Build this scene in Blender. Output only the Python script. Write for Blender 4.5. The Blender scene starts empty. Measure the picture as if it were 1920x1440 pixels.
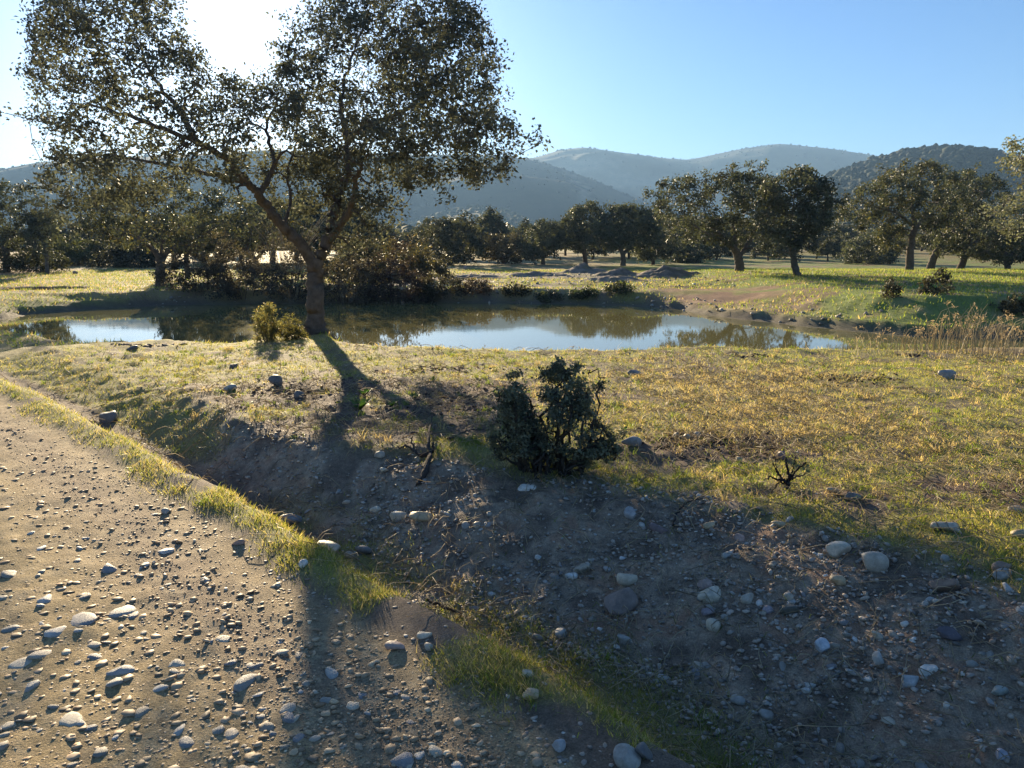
import bpy, bmesh, math
import numpy as np
from mathutils import Vector, Matrix

# ------------------------------------------------------------------ camera, sky, sun, exposure
sc = bpy.context.scene
F, PITCH, EYE = 1442.0, math.radians(10.36), 1.6
cam_d = bpy.data.cameras.new('camera'); cam = bpy.data.objects.new('camera', cam_d)
sc.collection.objects.link(cam)
cam.location = (0, 0, EYE); cam.rotation_euler = (math.pi/2 - PITCH, 0, 0)
cam_d.sensor_width = 36; cam_d.lens = 36*F/1920; cam_d.clip_start = 0.05; cam_d.clip_end = 20000
sc.camera = cam
SUN_AZ, SUN_EL = math.radians(-18.4), math.radians(12.6)
SUN = np.array([math.sin(SUN_AZ)*math.cos(SUN_EL), math.cos(SUN_AZ)*math.cos(SUN_EL), math.sin(SUN_EL)])
w = bpy.data.worlds.new('World'); sc.world = w; w.use_nodes = True
nt = w.node_tree; bg = nt.nodes['Background']
sky = nt.nodes.new('ShaderNodeTexSky'); sky.sky_type = 'NISHITA'; sky.sun_disc = False
sky.sun_elevation = SUN_EL; sky.sun_rotation = SUN_AZ
sky.altitude = 300; sky.air_density = 1.0; sky.dust_density = 0.8; sky.ozone_density = 6.6
nt.links.new(sky.outputs[0], bg.inputs[0]); bg.inputs[1].default_value = 0.05
sun_d = bpy.data.lights.new('sun', 'SUN'); sun_d.energy = 5.0; sun_d.angle = math.radians(0.53); sun_d.color = (1, .81, .53)
sun_o = bpy.data.objects.new('sun', sun_d); sc.collection.objects.link(sun_o)
sun_o.rotation_euler = Vector(tuple(SUN)).to_track_quat('Z', 'Y').to_euler(); sun_o.location = (-20, 60, 40)
sc.view_settings.view_transform = 'Standard'; sc.view_settings.look = 'None'
sc.view_settings.gamma = 1; sc.view_settings.exposure = 1.82
cy = sc.cycles
cy.max_bounces = 7; cy.diffuse_bounces = 3; cy.glossy_bounces = 2; cy.transmission_bounces = 3; cy.volume_bounces = 0
cy.use_denoising = True; cy.use_adaptive_sampling = True; cy.adaptive_threshold = 0.008
cy.caustics_reflective = False; cy.caustics_refractive = False

# ------------------------------------------------------------------ helpers
rng = np.random.default_rng(11)
COL = sc.collection
def hash2(i, j, s):
    n = (i.astype(np.int64)*374761393 + j.astype(np.int64)*668265263 + s*1274126177) & 0x7fffffff
    n = ((n ^ (n >> 13))*1274126177) & 0x7fffffff
    n = (n ^ (n >> 16)) & 0xffff
    return n/65535.0
def vn(x, y, s=0):
    xi = np.floor(x); yi = np.floor(y); fx = x-xi; fy = y-yi
    fx = fx*fx*(3-2*fx); fy = fy*fy*(3-2*fy)
    a = hash2(xi, yi, s); b = hash2(xi+1, yi, s); c = hash2(xi, yi+1, s); d = hash2(xi+1, yi+1, s)
    return (a*(1-fx)+b*fx)*(1-fy) + (c*(1-fx)+d*fx)*fy
def fbm(x, y, s=0, o=4, g=.5):
    v = 0; a = 1; t = 0
    for k in range(o):
        v = v + a*vn(x*2**k+17.3*k, y*2**k-9.1*k, s+k*7); t += a; a *= g
    return v/t
def sm(x):
    x = np.clip(x, 0, 1); return x*x*(3-2*x)
def ray(u, v):
    cx = (u-960)/F; cyy = (720-v)/F
    return np.array([cx, math.cos(PITCH)+cyy*math.sin(PITCH), -math.sin(PITCH)+cyy*math.cos(PITCH)])
def P3(u, v, Y):                      # a point of the photograph at depth Y metres
    d = ray(u, v); t = Y/d[1]
    return np.array([d[0]*t, Y, EYE+d[2]*t])

def mesh(name, V, Fc, mat=None, smooth=True, tint=None, link=False):
    V = np.ascontiguousarray(V, np.float32); Fc = np.ascontiguousarray(Fc, np.int32)
    me = bpy.data.meshes.new(name); n, k = Fc.shape
    me.vertices.add(len(V)); me.vertices.foreach_set('co', V.ravel())
    me.loops.add(n*k); me.loops.foreach_set('vertex_index', Fc.ravel())
    me.polygons.add(n); me.polygons.foreach_set('loop_start', np.arange(0, n*k, k, dtype=np.int32))
    me.update(calc_edges=True); me.validate()
    if smooth: me.shade_smooth()
    if tint is not None:
        a = me.attributes.new('tint', 'FLOAT_COLOR', 'POINT')
        c = np.ones((len(V), 4), np.float32); c[:, :3] = tint
        a.data.foreach_set('color', c.ravel())
    if mat: me.materials.append(mat)
    return me
def obj(name, me, parent=None, loc=None, **props):
    o = bpy.data.objects.new(name, me); COL.objects.link(o)
    if loc is not None: o.location = tuple(loc)
    if parent: o.parent = parent
    for k, v in props.items():
        if v is not None: o[k] = v
    return o

# ------------------------------------------------------------------ materials
def mat_new(name):
    m = bpy.data.materials.new(name); m.use_nodes = True
    return m, m.node_tree.nodes, m.node_tree.links, m.node_tree.nodes['Principled BSDF']
def tint_mat(name, rough=.9, noise_scale=None, noise_amt=.5, bump=0, bump_scale=60, spec=.2, trans=0, trans_tint=(1, 1, 1), noise2=None, squeeze=None):
    """colour from the piece's own tint, broken up by object-space noise, optional bump and leaf translucency"""
    m, N, L, b = mat_new(name)
    at = N.new('ShaderNodeAttribute'); at.attribute_name = 'tint'
    col = at.outputs['Color']; tc = N.new('ShaderNodeTexCoord')
    for sc_, am in ((noise_scale, noise_amt), noise2 or (None, 0)):
        if not sc_: continue
        n = N.new('ShaderNodeTexNoise'); n.inputs['Scale'].default_value = sc_; n.inputs['Detail'].default_value = 5
        n.inputs['Roughness'].default_value = .65
        L.new(tc.outputs['Object'], n.inputs['Vector'])
        mr = N.new('ShaderNodeMapRange'); mr.inputs[1].default_value = .25; mr.inputs[2].default_value = .75
        mr.inputs[3].default_value = 1-am; mr.inputs[4].default_value = 1+am
        L.new(n.outputs['Fac'], mr.inputs[0])
        mx = N.new('ShaderNodeVectorMath'); mx.operation = 'SCALE'
        L.new(col, mx.inputs[0]); L.new(mr.outputs[0], mx.inputs['Scale']); col = mx.outputs[0]
    L.new(col, b.inputs['Base Color']); b.inputs['Roughness'].default_value = rough
    b.inputs['Specular IOR Level'].default_value = spec
    if bump:
        n = N.new('ShaderNodeTexNoise'); n.inputs['Scale'].default_value = bump_scale; n.inputs['Detail'].default_value = 6
        n.inputs['Roughness'].default_value = .7; src = tc.outputs['Object']
        if squeeze:
            mp = N.new('ShaderNodeMapping'); mp.inputs['Scale'].default_value = (1, 1, squeeze); L.new(src, mp.inputs[0]); src = mp.outputs[0]
        L.new(src, n.inputs['Vector'])
        bp = N.new('ShaderNodeBump'); bp.inputs['Strength'].default_value = 1; bp.inputs['Distance'].default_value = bump
        L.new(n.outputs['Fac'], bp.inputs['Height']); L.new(bp.outputs[0], b.inputs['Normal'])
    if trans:
        t = N.new('ShaderNodeBsdfTranslucent'); v = N.new('ShaderNodeVectorMath'); v.operation = 'MULTIPLY'
        v.inputs[1].default_value = trans_tint; L.new(col, v.inputs[0]); L.new(v.outputs[0], t.inputs['Color'])
        ms = N.new('ShaderNodeMixShader'); ms.inputs[0].default_value = trans
        L.new(b.outputs[0], ms.inputs[1]); L.new(t.outputs[0], ms.inputs[2])
        L.new(ms.outputs[0], N['Material Output'].inputs['Surface'])
    return m
M_ground = tint_mat('earth', .85, 34, .36, .016, 95, .2, noise2=(150, .5))
M_stone = tint_mat('stone', .55, 26, .28, .003, 60, .35, noise2=(140, .18))
M_gravel = tint_mat('gravel', .65, 70, .2, 0, spec=.35)
M_grass = tint_mat('grass_blade', .5, spec=.35, trans=.58, trans_tint=(1.35, 1.28, .8))
M_straw = tint_mat('dry_stalk', .6, spec=.3, trans=.45, trans_tint=(1.2, 1.15, 1.0))
M_leaf = tint_mat('oak_leaf', .6, spec=.22, trans=.34, trans_tint=(1.1, 1.1, .75))
M_leaf_far = tint_mat('far_leaf', .55, spec=.35, trans=.32, trans_tint=(1.35, 1.3, .75))
M_bark = tint_mat('bark', .92, 9, .45, .045, 30, .12, squeeze=.22)
M_hill = tint_mat('hill_scrub', .95, .035, .35, 0, spec=.05, noise2=(.2, .3))
M_scrub = tint_mat('scrub', .9, spec=.1, trans=.1, trans_tint=(1.5, 1.5, .7))

m, N, L, b = mat_new('pond_water'); M_water = m
b.inputs['Base Color'].default_value = (.19, .17, .07, 1); b.inputs['Roughness'].default_value = .03
b.inputs['IOR'].default_value = 1.33; b.inputs['Specular IOR Level'].default_value = .5
tc = N.new('ShaderNodeTexCoord'); mp = N.new('ShaderNodeMapping'); mp.inputs['Scale'].default_value = (1.2, 3, 1)
n = N.new('ShaderNodeTexNoise'); n.inputs['Scale'].default_value = 1.6; n.inputs['Detail'].default_value = 3
bp = N.new('ShaderNodeBump'); bp.inputs['Strength'].default_value = .5; bp.inputs['Distance'].default_value = .0006
L.new(tc.outputs['Object'], mp.inputs[0]); L.new(mp.outputs[0], n.inputs['Vector']); L.new(n.outputs['Fac'], bp.inputs['Height'])
L.new(bp.outputs[0], b.inputs['Normal'])

# ------------------------------------------------------------------ the lie of the land
WATER_Z = -.45
DITCH = np.array([(-60, 64), (-30, 33.5), (-14, 17.4), (-9.2, 12.4), (-6.72, 9.93), (-4.98, 8.27), (-3.39, 6.68), (-2.09, 5.33), (-1.33, 4.55), (-.96, 4.1),
                  (-.56, 3.62), (-.2, 3.3), (.094, 3.0), (.36, 2.74), (.62, 2.37), (1.3, 1.5), (3, -.4), (8, -6), (40, -42)], float)
POND = np.array([(-13.4, 19.4), (-11.3, 17.4), (-9.2, 15.7), (-7, 14.2), (-5.9, 13.5), (-4.9, 13.1), (-4.35, 14.1), (-3.5, 14.6), (-2.7, 14.1),
                 (-2.2, 12.5), (0, 11.8), (3, 12.0), (6, 12.3), (9, 12.9), (12, 13.8), (14, 15.3), (13, 16.7), (10.9, 16.8), (9.6, 16.9), (8.8, 17.3),
                 (7.8, 18.5), (7.1, 19.6), (6.6, 20.9), (5.6, 22.5), (5.1, 24.2), (4.2, 25.3), (2.57, 26.2), (-1.1, 26.9), (-4.85, 26.8), (-8.6, 26.8),
                 (-11.6, 26), (-13.4, 24.3), (-14.0, 22.3), (-13.9, 20.6)], float)
def seg_dist(x, y, pts, closed):
    n = len(pts); best = np.full(x.shape, 1e18); t_at = np.zeros(x.shape); side = np.zeros(x.shape); acc = 0
    for i in range(n if closed else n-1):
        a = pts[i]; c = pts[(i+1) % n]; d = c-a; l2 = d@d; l = math.sqrt(l2)
        t = np.clip(((x-a[0])*d[0]+(y-a[1])*d[1])/l2, 0, 1)
        dx = x-a[0]-t*d[0]; dy = y-a[1]-t*d[1]; q = dx*dx+dy*dy
        mk = q < best; best = np.where(mk, q, best); t_at = np.where(mk, acc+t*l, t_at)
        side = np.where(mk, d[0]*dy-d[1]*dx, side); acc += l
    return np.sqrt(best), t_at, side
def in_poly(x, y, pts):
    ins = np.zeros(x.shape, bool); n = len(pts); j = n-1
    for i in range(n):
        xi, yi = pts[i]; xj, yj = pts[j]
        ins ^= ((yi > y) != (yj > y)) & (x < (xj-xi)*(y-yi)/(yj-yi+1e-12)+xi); j = i
    return ins
def ditch_s(x, y):
    d, t, side = seg_dist(x, y, DITCH, False)
    return d*np.where(side > 0, 1, -1)
def pond_d(x, y):
    d, _, _ = seg_dist(x, y, POND, True)
    return np.where(in_poly(x, y, POND), -d, d)
def fields(x, y):
    x = np.asarray(x, float); y = np.asarray(y, float)
    s = ditch_s(x, y); d = pond_d(x, y)
    near = sm((16-np.hypot(x*.6, y))/6)
    # distance to the pond wobbles a little
    d = d + .35*(fbm(x*1.1, y*1.1, 3, 3)-.5) + sm((y-17)/3)*(.9*(fbm(x*.33, y*.33, 4, 3)-.5)+.28*(fbm(x*2.3, y*2.3, 6, 3)-.5))*sm((d+.6)/1)
    wb = np.interp(x, [-9, -5, -3.4, -2.2, -1.4, -.6, .1, .6, 2, 6], [.95, .9, .72, .5, .58, .95, 1.25, 1.5, 1.7, 1.9])
    cut = sm((x+13)/4)                                   # the ditch peters out along the track
    wobble = .12*(fbm(x*2.1, y*2.1, 5, 3)-.5)
    sw = s+wobble
    meadow = .14 + .06*(fbm(x*.35, y*.35, 8, 3)-.5) - .05*sm((y-6)/5) + .015*sm((x-1)/2)
    meadow = meadow - .08*sm((x-2.5)/3)*sm((y-8)/3)
    meadow = meadow - .07*sm((-2.6-x)/2)
    dp = .18-.06*sm((-2.6-x)/2)
    rise = sm((sw-.1)/wb)
    bank = -dp + (meadow+dp)*(.75*rise + .25*np.clip((sw-.1)/wb, 0, 1))
    road = .02*(fbm(x*.5, y*.5, 9, 2)-.5) - .015*sm((s+3)/1.5)*sm((-1.5-s)/.8)
    verge = .035*np.exp(-((sw+.32)/.14)**2)
    left = road + verge - dp*sm((sw+.26)/.24)
    z = np.where(sw > .1, bank, left)
    flat = np.where(s > 0, meadow, road)
    z = flat + (z-flat)*cut
    # land away from the near bank
    far = .0 + .1*(fbm(x*.12, y*.12, 21, 3)-.5) + .016*np.clip(np.hypot(x, y)-70, 0, None) + .6*sm((np.hypot(x, y)-70)/200)
    far = far + .32*sm((x-7.5)/3)*sm((y-16)/3)*sm((50-y)/14)
    k = sm((np.hypot(x*.8, y)-15)/6)
    z = z*(1-k)+far*k
    z = z - .24*sm((-5.5-x)/3)*sm((y-11.3)/2.5)*sm((21-y)/2)
    # pond basin and its banks
    wr = np.maximum(sm((x-3.2)/2.5)*sm((y-15.6)/1.2), .9*sm((-10.3-x)/1.5)*sm((27-y)/2))                # gentle banks at the two ends
    inner = WATER_Z - .5*sm(-d/2.5)
    steep = WATER_Z + .8*sm(d/1.35)
    gentle = WATER_Z + (.13+.14*fbm(x*.7, y*.7, 14, 2))*sm(d/.4) + .6*sm(d/6.5)*(1-sm((x-7.6)/2)) + .85*sm((d-.2)/3.6)*sm((x-7.6)/2)
    wall = np.where(d > 0, steep*(1-wr)+gentle*wr, inner)
    z = np.minimum(z, wall)
    # red scrape in the far left bank
    hx, hy = (x+17.2)/1.5, (y-28.2)/.9
    z = z - .45*np.exp(-(hx**2+hy**2)**2)*1.0
    return z, s, sw, d, wr, near, cut, wb
def micro(x, y, s, d):
    m_ = .012*(fbm(x*7, y*7, 31, 4, .6)-.5)
    farb = sm((np.hypot(x*.6, y)-17)/4)*sm((60-y)/15)
    m_ = m_ + farb*(.10*(1-.75*sm((x-3)/2)*sm((30-y)/4))*(fbm(x*1.6, y*1.6, 37, 4, .55)-.5)+.16*sm((y-26)/3)*sm((44-y)/4)*sm((x+8)/4)*sm((12-x)/4)*(fbm(x*.9, y*.9, 38, 4, .6)-.5))
    bankw = sm((s-.05)/.1)*sm((2.4-s)/.8)
    m_ = m_ + bankw*.085*(fbm(x*5, y*5, 33, 4, .65)-.5) + sm((s-.8)/.8)*(.06*(fbm(x*2.2, y*2.2, 35, 4, .55)-.5)+.032*sm((16-np.hypot(x, y))/3)*(fbm(x*7.5, y*7.5, 34, 3, .6)-.5))
    rd = sm((-.5-s)/.3)
    m_ = m_ + rd*(.018*(fbm(x*9, y*9, 36, 3, .6)-.5))
    return np.where(d > .2, m_, 0)
def Z(x, y):
    z, s, sw, d, *_ = fields(x, y)
    return z + micro(np.asarray(x, float), np.asarray(y, float), s, d)
def hit(u, v):                        # where a line of sight meets the land
    d = ray(u, v); t = np.concatenate([np.linspace(1.5, 16, 900), np.geomspace(16, 300, 500)])
    p = d[None]*t[:, None]; p[:, 2] += EYE
    g = Z(p[:, 0], p[:, 1]); i = np.argmax(p[:, 2] < g)
    return np.array([p[i, 0], p[i, 1], g[i]])

def masks(x, y, s, sw, d, wr, cut, wb):
    """how much turf, dry grass, bare earth and gravel lies at a place"""
    n1 = fbm(x*.9, y*.9, 51, 4); n2 = fbm(x*2.6, y*2.6, 53, 4, .6); n3 = fbm(x*.45+3, y*.45, 55, 3)
    r = np.hypot(x, y)
    verge = np.exp(-((sw+.30+.10*(n1-.5)*4+.15*(n2-.5))/.18)**4)*sm((n2-.27-.17*sm((x+1.0)/.8))/.16)
    ditch = np.exp(-((sw-.05)/.22)**2)
    bank = sm((sw-.08)/.12)*sm((wb*1.02+.12-sw + .5*(n2-.5))/.25)
    bank_turf = bank*sm((-2.2-x+1.2*(n2-.5))/.9)*.85     # the left reach of the bank is overgrown
    meadow = sm((sw-wb*.9)/.3)
    tilled = np.maximum(np.exp(-(((x+1.5)/2.2)**2+((y-7.2)/1.7)**2)**2)*sm((n2-.27)/.16), np.maximum(np.exp(-(((x-1.55)/.7)**2+((y-5.4)/.45)**2)**2), np.exp(-(((x-2.6)/1.0)**2+((y-4.35)/.3)**2)**2))*sm((n2-.34)/.14))
    bald = sm((n2-.55)/.09)*.95 + .6*sm((fbm(x*5.5, y*5.5, 57, 3, .6)-.6)/.08)
    turf = meadow*(1-np.clip(tilled*1.1+bald*.75, 0, 1))
    dry = sm((n3-.40)/.2)*sm((x-.3)/1.8)*.85 + .35*sm((n1-.5)/.2)
    dry = np.clip(dry - .5*np.exp(-((y-10.0)/1.1)**2) - .75*np.exp(-((sw-wb-.35)/.45)**2)*sm((x-.2)/1), 0, 1)
    green = np.clip(turf+verge+bank_turf+ditch*.8*sm((n2-.38)/.15)*sm((x+2)/1), 0, 1)
    road = sm((-.42-sw)/.2)
    shoulder = np.exp(-((sw+.85)/.28)**2)
    return dict(green=green, dry=dry, bank=bank*(1-bank_turf), bank_turf=bank_turf, road=road*cut+(1-cut)*sm((-.4-s)/.3), shoulder=shoulder, tilled=tilled*meadow,
                ditch=ditch, verge=verge, n1=n1, n2=n2, n3=n3, meadow=meadow, r=r)

def mixc(a, c, f):
    return a*(1-f[..., None]) + np.asarray(c)[None]*f[..., None]
def ground_colour(x, y, F_):
    z, s, sw, d, wr, near, cut, wb = F_
    k = masks(x, y, s, sw, d, wr, cut, wb)
    n4 = fbm(x*6, y*6, 61, 4, .6); n5 = fbm(x*14, y*14, 63, 3, .6)
    c = np.tile(np.array([.20, .15, .11]), (len(x), 1))                      # earth
    c = mixc(c, (.45, .345, .245), k['bank']*sm((n4-.3)/.3))                   # grey stony bank
    c = mixc(c, (.38, .235, .155), k['bank']*sm((n4-.56)/.12)*.8)              # redder patches
    c = mixc(c, (.32, .28, .22), k['ditch']*sm((x+1.2)/1)*.8)                 # pale silt in the ditch
    c = mixc(c, (.17, .115, .085), k['tilled'])
    c = mixc(c, (.31, .285, .095), k['green']*(1-k['dry'])*.95)
    c = mixc(c, (.40, .33, .155), k['green']*k['dry']*.95)
    c = mixc(c, (.46, .34, .175), k['road'])
    c = mixc(c, (.33, .245, .165), k['shoulder']*k['road']*.9)
    c = mixc(c, (.30, .23, .145), k['road']*sm((n4-.52)/.15)*.6)
    c = mixc(c, (.52, .41, .25), k['road']*sm((n5-.55)/.12)*.5)
    # farther land
    far = sm((np.hypot(x*.8, y)-14)/4)
    n6 = fbm(x*.25, y*.25, 71, 4); n7 = fbm(x*.9, y*.9, 73, 4)
    fc = np.tile(np.array([.26, .22, .07]), (len(x), 1))
    fc = mixc(fc, (.38, .29, .14), sm((n6-.42)/.2))
    fc = mixc(fc, (.22, .155, .10), sm((n7-.56)/.1)*.8)
    fc = mixc(fc, (.17, .23, .05), wr*sm((x-6)/3)*sm((.66-n7)/.2)*.9)          # greener slope on the right
    fc = mixc(fc, (.30, .18, .11), wr*np.exp(-(((x-6.8)/2.4)**2+((y-26)/3.4)**2)**2)*sm((n7-.3)/.2))   # bare red slope
    fc = mixc(fc, (.26, .215, .17), (1-wr)*sm((y-26)/2)*sm((46-y)/6)*sm((x+6)/3)*sm((n7-.4)/.15))  # rubble behind the pond
    fc = mixc(fc, (.24, .18, .085), sm((np.hypot(x, y)-60)/40)*.7)
    fc = mixc(fc, (.32, .2, .12), sm((-16.5-x)/2)*np.exp(-((x+.62*y)/2.2)**2)*.8)
    c = c*(1-far[:, None])+fc*far[:, None]
    c = mixc(c, (.20, .23, .06), sm((-10.2-x)/1.2)*sm((y-16.5)/2)*sm((26-y)/3)*sm((d-.1)/.5)*sm((n7-.3)/.2))
    mud = sm((.5-d)/.35)*sm((z+.47+.45)/.1)
    c = mixc(c, (.12, .10, .08), mud*.85)
    scr = np.exp(-(((x+17.2)/1.7)**2+((y-28.2)/1.1)**2)**2)
    c = mixc(c, (.17, .07, .04), scr)
    return np.clip(c*(.78+.44*n5)[:, None], .01, .6)

# one sheet, finer close to the track, cut into the pieces of the setting
fine = np.radians(np.linspace(-50, 50, 440))
coarse = np.radians(np.linspace(50, 310, 72))[1:-1]
ang = np.concatenate([fine, coarse]); na = len(ang)
rad = np.concatenate([np.geomspace(1.0, 90, 500), np.geomspace(90, 2900, 46)[1:]]); nr = len(rad)
A, R = np.meshgrid(ang, rad, indexing='ij')
gx = (R*np.sin(A)).ravel(); gy = (R*np.cos(A)).ravel()
FG = fields(gx, gy)
gz = FG[0] + micro(gx, gy, FG[1], FG[3])
gc = ground_colour(gx, gy, FG)
gx = np.append(gx, 0); gy = np.append(gy, 0); gz = np.append(gz, float(Z(np.array([0.]), np.array([0.]))[0])); gc = np.vstack([gc, [[.25, .2, .14]]])
GV = np.stack([gx, gy, gz], 1)
ia = np.arange(na); ja = (ia+1) % na
q = []
k0 = (ia[:, None]*nr + np.arange(nr-1)[None]); k1 = (ja[:, None]*nr + np.arange(nr-1)[None])
quads = np.stack([k0.ravel(), k0.ravel()+1, k1.ravel()+1, k1.ravel()], 1)
fx = gx[quads].mean(1); fy = gy[quads].mean(1)
sF, sw0, dF = FG[1][quads].mean(1), FG[2][quads].mean(1), FG[3][quads].mean(1)
fr = np.hypot(fx, fy)
is_road = (sw0 < -.48) & (sF > -5.2) & (fr < 60)
wbF = FG[7][quads].mean(1)
is_bank = (sw0 >= -.48) & (sw0 < wbF+.12) & (fr < 14) & (fx > -9)
nrm = np.zeros_like(GV); e1 = GV[quads[:, 2]]-GV[quads[:, 0]]; e2 = GV[quads[:, 3]]-GV[quads[:, 1]]
fn = np.cross(e1, e2); fn *= np.sign(fn[:, 2:3]+1e-12)
for c_ in range(4): np.add.at(nrm, quads[:, c_], fn)
nrm /= np.linalg.norm(nrm, axis=1, keepdims=True)+1e-12; nrm[-1] = (0, 0, 1)
flip = np.cross(e1, e2)[:, 2] < 0
quads[flip] = quads[flip][:, ::-1]
def cut_ground(name, sel, extra=False, **props):
    qd = quads[sel]; used = np.unique(qd); mp_ = np.zeros(len(GV), np.int64); mp_[used] = np.arange(len(used))
    me = mesh(name, GV[used], mp_[qd], M_ground, True, gc[used])
    me.normals_split_custom_set_from_vertices(nrm[used])
    return obj(name, me, kind='structure', **props)
road_o = cut_ground('dirt_road', is_road, label='stony dirt track in the lower left, studded with cobbles')
bank_o = cut_ground('earth_bank', is_bank & ~is_road, label='bare gravelly bank and ditch along the dirt track')
ground_o = cut_ground('ground', ~is_road & ~is_bank, label='grazed meadow around the pond running to the hills')
# little cap under the camera where the sheet's rings meet
capV = np.vstack([GV[ia*nr], GV[-1:]]); capF = np.stack([np.full(na, na), ja, ia], 1)
obj('ground_patch', mesh('ground_patch', capV, capF, M_ground, True, np.tile(gc[-1], (na+1, 1))), kind='structure', label='patch of the dirt track underfoot')

wp = POND + 0
cx_, cy_ = wp.mean(0)
wp2 = np.array([[cx_, cy_]]) + (wp-[[cx_, cy_]])*1.0
dirs = wp - np.array([[cx_, cy_]]); wp2 = wp + dirs/np.linalg.norm(dirs, axis=1, keepdims=True)*1.1
bm = bmesh.new(); f = bm.faces.new([bm.verts.new((p[0], p[1], WATER_Z)) for p in wp2]); bmesh.ops.triangulate(bm, faces=[f])
me = bpy.data.meshes.new('pond'); bm.to_mesh(me); bm.free(); me.materials.append(M_water)
if me.polygons[0].normal.z < 0: me.flip_normals()
obj('pond_water', me, kind='structure', label='still olive brown pond mirroring sky and trees')

# ------------------------------------------------------------------ hills
def clump_mesh(C, S, tint, rs, squash=.8):
    """rounded low bushes: one lumpy solid for each centre"""
    ico = bmesh.new(); bmesh.ops.create_icosphere(ico, subdivisions=1, radius=1); ico.verts.ensure_lookup_table()
    bv = np.array([v.co[:] for v in ico.verts]); bf = np.array([[v.index for v in f_.verts] for f_ in ico.faces]); ico.free()
    n = len(C); j = 1+.35*rs.standard_normal((n, len(bv), 1)).clip(-1.2, 1.2)
    V = C[:, None]+bv[None]*j*S[:, None, None]*np.array([1, 1, squash])
    Fc = bf[None]+(np.arange(n)*len(bv))[:, None, None]
    return V.reshape(-1, 3), Fc.reshape(-1, 3), np.repeat(tint, len(bv), 0)
def hill(name, label, ridge, D, front, back, foot, col1, col2, seed, n_scrub, scrub_size, rock=None):
    rs = np.random.default_rng(seed)
    az, el = [], []
    for u, v in ridge:
        d_ = ray(u, v); az.append(math.atan2(d_[0], d_[1])); el.append(d_[2]/math.hypot(d_[0], d_[1]))
    az = np.array(az); zr_ = EYE + D*np.array(el)
    a = np.linspace(az[0], az[-1], 300); zr = np.interp(a, az, zr_)
    ker = np.exp(-np.linspace(-2, 2, 9)**2); zr = np.convolve(np.pad(zr, 4, 'edge'), ker/ker.sum(), 'valid')
    q_ = np.concatenate([np.linspace(0, 1, 44), np.linspace(1, 1.6, 12)[1:]])
    Aq, Qq = np.meshgrid(a, q_, indexing='ij')
    r_ = np.where(Qq <= 1, D-front+front*Qq, D+(Qq-1)/.6*back)
    x, y = r_*np.sin(Aq), r_*np.cos(Aq)
    sc_ = front*.35
    spur = (fbm(x/sc_, y/sc_, seed, 4, .5)-.5)
    shape = np.where(Qq <= 1, sm(Qq)*.6+.4*Qq, 1-1.2*((Qq-1)/.6)**2*.6)
    zz = foot + (zr[:, None]-foot)*shape
    zz = zz + (zr[:, None]-foot)*.5*spur*np.clip(4*Qq*(1-Qq), 0, 1)*(Qq <= 1)
    V = np.stack([x, y, zz], -1).reshape(-1, 3)
    n_a, n_q = len(a), len(q_)
    k = (np.arange(n_a-1)[:, None]*n_q+np.arange(n_q-1)[None]).ravel()
    Fc = np.stack([k, k+n_q, k+n_q+1, k+1], 1)
    nz = fbm(x/sc_*3, y/sc_*3, seed+5, 4, .6).ravel()
    c = mixc(np.tile(np.array(col1), (len(V), 1)), col2, sm((nz-.4)/.25))
    if rock:
        for (u0, v0, su, sv) in rock:      # pale scree and ledges on the hillside
            d_ = ray(u0, v0); ra = math.atan2(d_[0], d_[1]); e_ = d_[2]/math.hypot(d_[0], d_[1])
            ee = (zz-EYE)/r_
            gsh = np.exp(-(((Aq-ra)*F/su)**2+((ee-e_)*F/sv)**2)).ravel()
            c = mixc(c, (.16, .14, .11), np.clip(gsh*1.6*sm((nz-.38)/.12), 0, 1))
    obj(name, mesh(name, V, Fc, M_hill, True, c), kind='structure', label=label)
    if n_scrub:
        ii = rs.integers(0, n_a-1, n_scrub); qq = rs.random(n_scrub)**.55
        m_ = n_scrub//5; qq[:m_] = 1-rs.random(m_)*.02
        aa = np.interp(ii+rs.random(n_scrub), np.arange(n_a), a)
        qi = qq*43; i0 = np.clip(qi.astype(int), 0, 42); fq = qi-i0
        ai = np.clip((aa-a[0])/(a[-1]-a[0])*(n_a-1), 0, n_a-1.001); j0 = ai.astype(int); fa = ai-j0
        g = lambda i_, j_: zz[i_, j_]
        zc = (g(j0, i0)*(1-fq)+g(j0, i0+1)*fq)*(1-fa)+(g(j0+1, i0)*(1-fq)+g(j0+1, i0+1)*fq)*fa
        rr = D-front+front*qq
        S = scrub_size*(.5+rs.random(n_scrub)**2)
        C = np.stack([rr*np.sin(aa), rr*np.cos(aa), zc+S*.35], 1)
        t = np.array(col1)[None]*(.7+.8*rs.random((n_scrub, 1)))
        Vs, Fs, ts = clump_mesh(C, S, t, rs)
        return obj('scrub_woodland', mesh('scrub_woodland', Vs, Fs, M_scrub, True, ts), kind='stuff', label='scrub and small trees covering '+label)
G1, G2 = (.014, .018, .012), (.024, .026, .017)
hill('hill', 'the farthest blue twin-topped mountain on the horizon', [(500, 400), (800, 340), (900, 315), (1000, 297), (1050, 281), (1095, 276), (1180, 288), (1240, 296), (1290, 300), (1390, 279),
     (1460, 269), (1560, 279), (1650, 293), (1750, 310), (1900, 335), (2300, 350), (2900, 400)], 2250, 800, 400, 4, G1, G2, 3, 1500, 2.6,
     rock=[(1120, 305, 45, 8), (1085, 318, 60, 5), (1210, 345, 60, 14), (1160, 330, 30, 7)])
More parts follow.
